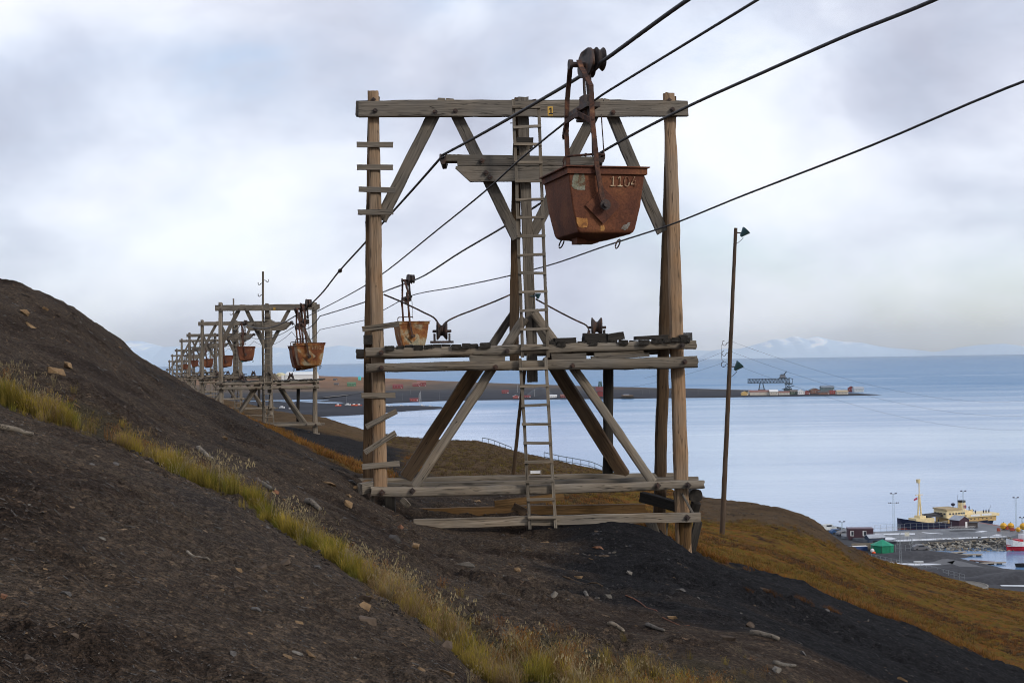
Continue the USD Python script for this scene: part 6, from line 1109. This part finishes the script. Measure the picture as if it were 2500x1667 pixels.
ins = contains_xy(pg, gx_.ravel(), gy_.ravel()); gp = np.stack([gx_.ravel()[ins], gy_.ravel()[ins]], 1); bnd = pg.exterior.segmentize(14.0); bp = np.array(bnd.coords)[:-1]
from scipy.spatial import Delaunay
allp = np.vstack([bp, gp[sdist(spoints(gp), bnd) > 6]]); tri_ = Delaunay(allp).simplices; cen = allp[tri_].mean(1); tri_ = tri_[contains_xy(pg, cen[:, 0], cen[:, 1])]
dist_ = sdist(spoints(allp), bnd); P3 = np.stack([allp[:, 0], allp[:, 1], np.zeros(len(allp))], 1)
fardist = sdist(spoints(allp), __import__('shapely').LineString(FP[:, :2])); neard = sdist(spoints(allp), __import__('shapely').LineString(NP[:, :2])); tun = np.clip(neard / (neard + fardist + 1), 0, 1)
west = sstep(-allp[:, 0], 50, 420)
zz = SEA - .5 + np.clip(dist_ / 25, 0, 1) * 2.1 + np.clip(dist_ / 120, 0, 1) * (meshkit.fbm(P3 * .006, 4, 9) - .35) * (6 + 12 * west)
P3[:, 2] = zz; land = usdkit.mesh(stage, '/World/foreland', trimesh.Trimesh(P3, tri_, process=False) if np.cross(*(P3[tri_[0][1:]] - P3[tri_[0][0]]))[2] > 0 else trimesh.Trimesh(P3, tri_[:, ::-1], process=False), LANDM, smooth=True); tag(land.GetPrim(), kind='structure')
tv = np.where(tun > .5, .5 + (tun - .5) * 1.0, tun * .95); tv = tv * (0.65 + .45 * west); 
UsdGeom.PrimvarsAPI(land).CreatePrimvar('tundra', Sdf.ValueTypeNames.FloatArray, 'vertex').Set(Vt.FloatArray.FromNumpy(np.clip(tv, 0, 1).astype(np.float32)))
ltree = cKDTree(P3[:, :2])
def land_at(x, y):
    """The spot of the foreland seen at print pixel x, y."""
    r_ = ray(x * DS, y * DS); q_ = None
    for D in np.linspace(1500, 4600, 900):
        p = r_ * (D / r_[1]); d_, k_ = ltree.query(p[:2])
        if p[2] <= P3[k_, 2] or D > 4590: q_ = p; break
    q_[2] = P3[ltree.query(q_[:2])[1], 2] if d_ < 30 else SEA + .5; return q_
def wpx(px, p): return px / 3267 * p[1]
def far_house(x0, x1, yt, yb, wall, roof, label, name='shore_building', wins=3, along='x', depth=.8, ridge=.35, door=True, z=None):
    p = land_at((x0 + x1) / 2, yb); w, h = wpx(x1 - x0, p), wpx(yb - yt, p); return house(name, label, p, w, max(6, w * depth), h * (1 - ridge), random.uniform(-.12, .12), wall, roof, h * ridge, wins, door, along=along, over=.5)
E6 = lambda x: (1760 + x / 5.113) / DS; F6 = lambda y: (840 + y / 5.113) / DS
GREY_R, RED_W, TAN_W = C('light_grey_roof', (.3, .32, .36)), C('barn_red', (.17, .028, .028)), C('tan_wall', (.4, .31, .2))
for x0, x1, yt, yb, wc, rc, lab in ((255, 335, 588, 638, C('ochre_wall', (.5, .33, .1)), TAN_W, 'small yellow building at the left end of the shore row'), (345, 590, 574, 634, C('beige_wall', (.42, .38, .32)), C('dull_red_roof', (.2, .09, .07)), 'long beige building with dull red roof on the shore'), (604, 706, 568, 634, C('beige_wall', (.42, .38, .32)), WHT, 'white-roofed building right of the long beige one'), (718, 852, 588, 630, C('cream_wall', (.5, .46, .4)), C('dull_red_roof', (.2, .09, .07)), 'low cream building in the middle of the shore row'),
    (862, 956, 570, 628, C('dark_green_wall', (.07, .1, .07)), C('brown_roof', (.12, .1, .085)), 'dark green and brown building left of the white shed'), (960, 1040, 566, 628, WHT, WHT, 'plain white box shed on the shore'), (1042, 1104, 578, 626, RED_W, C('dull_red_roof', (.2, .09, .07)), 'red building just right of the white box shed'), (1108, 1228, 550, 616, C('brown_wall', (.16, .08, .06)), C('brown_roof', (.12, .1, .085)), 'brown-red peaked building behind the red one'),
    (1245, 1402, 528, 584, C('slate_green_wall', (.08, .11, .11)), C('slate_roof', (.15, .17, .2)), 'big dark slate-green hall behind the shore row'), (1205, 1345, 584, 626, C('brown_wall', (.16, .08, .06)), C('dark_roof', (.07, .07, .075)), 'low dark brown building before the slate-green hall'), (1350, 1442, 578, 620, C('bright_red_wall', (.28, .045, .035)), RED_W, 'bright red low building on the shore'), (1440, 1578, 574, 624, C('beige_wall', (.42, .38, .32)), TAN_W, 'beige building right of the bright red one'),
    (1588, 1662, 533, 600, RED_W, RED_W, 'tall dark red building near the spit\'s end'), (1652, 1772, 538, 602, C('pale_grey_wall', (.4, .42, .43)), GREY_R, 'pale grey hall at the right end of the shore row')):
    far_house(E6(x0), E6(x1), F6(yt), F6(yb), wc, rc, lab, along='y' if x1 - x0 < 90 or lab.startswith('brown-red') else 'x')
# coal loading crane
cb = land_at(E6(600), F6(585)); ts = wpx(1, cb) / 5.113 / DS; ST = C('crane_steel', (.03, .045, .06)); crane = thing('loading_crane', 'dark lattice bridge crane for coal at the tip of the foreland', 'crane', cb, 0)
K = lambda x, y: ((x - 600) * ts, (585 - y) * ts)
def truss(name, x0, x1, y0, y1, n, dep):
    parts = []
    for s in (-dep, dep):
        (a0, b0), (a1, b1) = K(x0, y0), K(x1, y1); parts += [seg((a0, s, b0), (a1, s, b0), .45, 4), seg((a0, s, b1), (a1, s, b1), .45, 4)]
        for k in range(n): xa, xb = a0 + (a1 - a0) * k / n, a0 + (a1 - a0) * (k + 1) / n; parts += [seg((xa, s, b0 if k % 2 else b1), (xb, s, b1 if k % 2 else b0), .28, 4), seg((xa, s, b0), (xa, s, b1), .22, 4)]
    return obj(name, cat(parts), ST, crane)
truss('bridge', 340, 860, 432, 484, 26, 3.0)
for xa, xb in ((490, 475), (524, 545)): obj('leg', cat(seg((*[K(xa, 484)[0]], -3, K(xa, 484)[1]), (K(xb, 572)[0], -3, K(xb, 572)[1] - 1), .45, 5), seg((K(xa, 484)[0], 3, K(xa, 484)[1]), (K(xb, 572)[0], 3, K(xb, 572)[1] - 1), .45, 5)), ST, crane)
obj('leg_brace', cat(seg((K(482, 540)[0], -3, K(0, 540)[1]), (K(538, 540)[0], -3, K(0, 540)[1]), .3, 4), bz(K(468, 0)[0], K(552, 0)[0], -4, 4, -2, K(0, 562)[1])), ST, crane)
for k, (x0, y0, x1, y1) in enumerate(((800, 484, 810, 575), (860, 425, 850, 575), (805, 500, 865, 560), (860, 500, 805, 560), (760, 566, 915, 520), (850, 425, 905, 440), (900, 440, 890, 500), (845, 500, 890, 490), (820, 530, 880, 545))): obj('tower_member', seg((K(x0, 0)[0], 0, K(0, y0)[1]), (K(x1, 0)[0], 0, K(0, y1)[1]), .5, 5), ST, crane)
obj('machine_platform', bz(K(815, 0)[0], K(890, 0)[0], -4, 4, K(0, 505)[1], K(0, 490)[1]), ST, crane); obj('tower_base', bz(K(790, 0)[0], K(880, 0)[0], -5, 5, -2, K(0, 555)[1]), ST, crane); cabn = obj('operator_cabin', bz(K(742, 0)[0], K(806, 0)[0], -4, 4, K(0, 418)[1], K(0, 388)[1]), C('cabin_grey', (.13, .14, .16)), crane); obj('cabin_roof', bz(K(752, 0)[0], K(798, 0)[0], -4, 4, K(0, 388)[1], K(0, 378)[1]), ST, cabn); obj('boom', seg((K(790, 0)[0], 0, K(0, 382)[1]), (K(824, 0)[0], 0, K(0, 342)[1]), .9, 6), ST, crane); obj('turntable', bz(K(730, 0)[0], K(820, 0)[0], -4, 4, K(0, 436)[1], K(0, 418)[1]), ST, crane)
# buildings left of there
E5 = lambda x: (1250 + x / 4.612) / DS; F5 = lambda y: (860 + y / 4.612) / DS; E4 = lambda x: (640 + x / 4.2) / DS; F4 = lambda y: (880 + y / 4.2) / DS
far_house(E5(420), E5(502), F5(477), F5(508), WHT, WHT, 'white shed at the waterside seen through the ladder side braces'); far_house(E5(1258), E5(1316), F5(474), F5(497), WHT, GREY_R, 'small white house on the timber pier'); far_house(E5(10), E5(80), F5(482), F5(516), C('bright_red_wall', (.28, .045, .035)), WHT, 'red house with white gable left of the ladder foot', along='y'); far_house(E5(135), E5(206), F5(484), F5(508), RED_W, RED_W, 'low red shed just right of the ladder'); far_house(E5(545), E5(612), F5(474), F5(508), RED_W, C('dull_red_roof', (.2, .09, .07)), 'low dark red shed by the coal heap')
lt_ = land_at(E5(992), F5(495)); s_ = wpx(1, lt_) / 4.612 / DS; o = thing('coal_hopper_tower', 'coal loading tower with red base and green frame top', 'tower', lt_)
obj('base', bz(-30 * s_, 30 * s_, -8, 8, -1, 55 * s_), RED_W, o); obj('red_house', bz(-48 * s_, 32 * s_, -9, 9, 62 * s_, 108 * s_), C('hopper_red', (.17, .05, .055)), o); obj('frame', cat([seg((a * s_, -5, 100 * s_), (b * s_, -5, 170 * s_), .6, 4) for a, b in ((-22, -12), (22, 12), (-22, 12), (22, -12))] + [bx(0, -5, z * s_, 34 * s_, 1, 1) for z in (115, 130, 145, 160)]), C('crane_green', (.05, .09, .075)), o)
pier = land_at(E5(1290), F5(505)); o = thing('timber_pier', 'dark timber pier with a small white house', 'pier', pier); w_ = wpx(120 / 4.612 / DS, pier); obj('deck', bz(-w_ / 2, w_ / 2, -28, 8, 1.6, 3.0), W_BROWN, o); obj('pile', cat([bz(x, x + 1.1, -28, -26.5, -2, 1.6) for x in np.linspace(-w_ / 2, w_ / 2 - 1, 12)]), W_DARK, o)
heap('coal_heap', 'big black coal heap behind the red sheds', land_at(E5(330), F5(500)) + [0, 90, 0], 0, wpx(330 / 4.612 / DS, lt_), 150, wpx(100 / 4.612 / DS, lt_), C('coal_black', (.018, .019, .024)), catg='coal heap', seed=4)
hg = land_at(E4(345), F4(172)); s4 = wpx(1, hg) / 4.2 / DS; o = thing('airport_hangar', 'long white hangar with cream gable behind the second tower', 'hangar', hg, 0)
obj('hall', bz(-100 * s4, 210 * s4, -20, 60, -2, 62 * s4), C('hangar_white', (.62, .62, .6)), o); obj('roof', trimesh.convex.convex_hull(np.array([(x * s4, y, z * s4) for x in (-100, 210) for y, z in ((-22, 60), (20, 92), (62, 60))])), C('hangar_white', (.62, .62, .6)), o); obj('gable_hall', trimesh.convex.convex_hull(np.array([(x * s4, y, z * s4) for x, z in ((-220, 0), (-100, 0), (-100, 62), (-165, 84), (-220, 52)) for y in (-30, 50)])), C('hangar_cream', (.55, .5, .3)), o); obj('door', bz(-225 * s4, -130 * s4, -33, -30, -1, 48 * s4), C('hangar_door', (.28, .22, .17)), o); obj('annexe', bz(-130 * s4, -100 * s4, -34, -20, -1, 60 * s4), C('hangar_white', (.62, .62, .6)), o)
far_house(E4(875), E4(960), F4(226), F4(264), C('green_barn', (.05, .13, .06)), C('green_barn_roof', (.06, .15, .075)), 'green barn on the brown plain right of the second tower'); far_house(E4(1342), E4(1442), F4(246), F4(286), RED_W, RED_W, 'single red barn on the plain just right of the left post'); far_house(E4(1545), E4(1620), F4(226), F4(264), RED_W, C('dull_red_roof', (.2, .09, .07)), 'lower red house of the hilltop group'); far_house(E4(1590), E4(1680), F4(206), F4(262), RED_W, C('dull_red_roof', (.2, .09, .07)), 'taller red house of the hilltop group'); far_house(E4(730), E4(768), F4(184), F4(202), C('dark_brown_boards', (.05, .04, .04)), C('dark_roof', (.07, .07, .075)), 'small dark hut at the far shore beside the second tower'); far_house(E4(738), E4(786), F4(230), F4(250), C('dark_brown_boards', (.05, .04, .04)), C('dark_roof', (.07, .07, .075)), 'dark shed on the brown plain below the small hut')
far_house(E4(1515), E4(1600), F4(386), F4(412), C('bright_red_wall', (.28, .045, .035)), RED_W, 'low red shed behind the yacht mast'); far_house(E5(-215 + 100), E5(-215 + 175), F5(425), F5(462), RED_W, RED_W, 'dark red house on the brown plain left of the ladder') ; cy = land_at(E4(1000), F4(200)); o = thing('container_stack', 'turquoise container stack at the far shore left of the left post', 'container', cy); c_ = wpx(30 / 4.2 / DS, cy); obj('container', bx(-c_ * .25, 0, c_ * .6, c_ * .42, 6, c_ * 1.2), C('turquoise', (.06, .5, .5)), o); obj('container', bx(c_ * .25, 0, c_ * .6, c_ * .42, 6, c_ * 1.25), C('turquoise', (.06, .5, .5)), o)
# marina boats, yacht, sheds on the hard
def small_boat(x, y, label, px=11, colour=WHT, name='moored_boat'):
    p = on_level(x * DS, y * DS, SEA + .2) if name == 'moored_boat' else land_at(x, y); L = wpx(px, p); o = thing(name, label, 'boat', p, random.uniform(-.4, .4)); obj('hull', hull_mesh([(-L/2, L*.16, L*.12, L*.16), (0, L*.18, L*.15, L*.15), (L*.3, L*.13, L*.08, L*.18), (L/2, .1, .05, L*.22)], -.5), colour, o); obj('cabin', bx(-L*.05, 0, L*.24, L*.36, L*.22, L*.16), WHT, o); return o
BL = ['leftmost white boat of the marina row', 'second white boat from the left in the marina', 'white boat third from the left in the marina', 'white boat near the middle of the marina, left of the yacht', 'white boat right beside the yacht\'s mast', 'small white boat just right of the yacht', 'second white boat right of the yacht', 'rightmost white boat of the marina row']
for k, (x, lab) in enumerate(zip((1280, 1330, 1385, 1430, 1500, 1570, 1640, 1720), BL)): small_boat(E4(x), F4(476 + (k % 3) * 4 - 6), lab, 12 - k % 3 * 2)
yp = on_level(E4(1620) * DS, F4(474) * DS, SEA + .2); o = thing('sailing_yacht', 'sailing yacht with two tall bare masts in the marina', 'yacht', yp, .2); L = wpx(13, yp); obj('hull', hull_mesh([(-L/2, L*.12, L*.1, L*.13), (0, L*.15, L*.12, L*.12), (L/2, .1, .05, L*.17)], -.5), WHT, o); mh = wpx(36, yp)
for s, f in ((-.12, .9), (.16, 1.0)): obj('mast', seg((s * L, 0, 0), (s * L, 0, mh * f), .22, 5), C('pale_steel', (.4, .4, .4)), o); obj('stay', seg((s * L, 0, mh * f), (s * L - L * .3, 0, 1), .09, 4), C('pale_steel', (.4, .4, .4)), o)
for x, y, lab, cc in ((205, 492, 'white boat on the hard left below the second tower', WHT), (305, 500, 'white tarped boat on the hard below the second tower', WHT), (780, 466, 'white boat with orange deck on the marina shore', C('signal_orange', (.6, .09, .03))), (880, 458, 'white domed boat cover on the marina shore', WHT), (945, 462, 'orange-sided boat on the marina shore', C('signal_orange', (.6, .09, .03))), (995, 464, 'rusty orange boat beside the orange-sided one', C('gear_red', (.26, .05, .03)))): small_boat(E4(x), F4(y), lab, 14, cc, 'beached_boat')
for k, x in enumerate((865, 1440, 1525, 1820)): p = land_at(E4(x), F4((438, 410, 350, 405)[k])); o = thing('shore_pole', ('pole on the marina shore', 'pole on the dark shore left of the yacht', 'pole far behind the yacht', 'pole on the dark shore right of the yacht')[k], 'pole', p); hh = wpx((17, 16, 14, 18)[k], p); obj('shaft', seg((0, 0, -1), (0, 0, hh), .3, 5), C('pole_grey', (.1, .1, .11)), o); obj('cap', bx(0, 0, hh, 2, .5, .5), C('pole_grey', (.1, .1, .11)), o)
for k, x in enumerate((1470, 1550, 1790, 2095)): p = land_at(E5(x), F5(472)); o = thing('shore_pole', ('power pole left behind the dark middle post', 'power pole second from the dark middle post', 'power pole right of the rear right post', 'power pole right of the tower on the far shore')[k], 'pole', p); hh = wpx(13, p); obj('shaft', seg((0, 0, -1), (0, 0, hh), .28, 5), C('pole_grey', (.1, .1, .11)), o); obj('crossarm', bx(0, 0, hh * .92, 2.4, .4, .4), C('pole_grey', (.1, .1, .11)), o)
for k, (x, y) in enumerate(((250, 480), (60, 430), (1640, 450))): p = land_at(E5(x), F5(y + 20)); o = thing('shore_lamp_post', ('pale lamp post by the coal heap', 'pale lamp post left of the ladder on the dark shore', 'lamp post on the low shore left of the lamp pole')[k], 'lamp post', p); hh = wpx(16, p); obj('shaft', seg((0, 0, -1), (0, 0, hh), .3, 5), C('pole_pale', (.3, .3, .3)), o); obj('lamp', bx(.8, 0, hh, 2, .7, .6), C('pole_pale', (.3, .3, .3)), o)
rp = [land_at(E4(x), F4(y)) for x, y in ((540, 408), (640, 388), (760, 372), (880, 358), (980, 338), (1040, 326))]; P = np.array(rp) + [0, 0, 1.2]; w_ = 9.0; V = np.vstack([P + [0, w_ * 2.5, 0], P - [0, w_ * 2.5, 0]]); k = len(P); m = trimesh.Trimesh(V, [q for i in range(k - 1) for q in ((i, i + k, i + 1), (i + 1, i + k, i + k + 1))], process=False)
if m.face_normals[0][2] < 0: m.invert()
tag(obj('road', m, C('pale_road', (.26, .23, .2), rough=.9)), kind='structure')
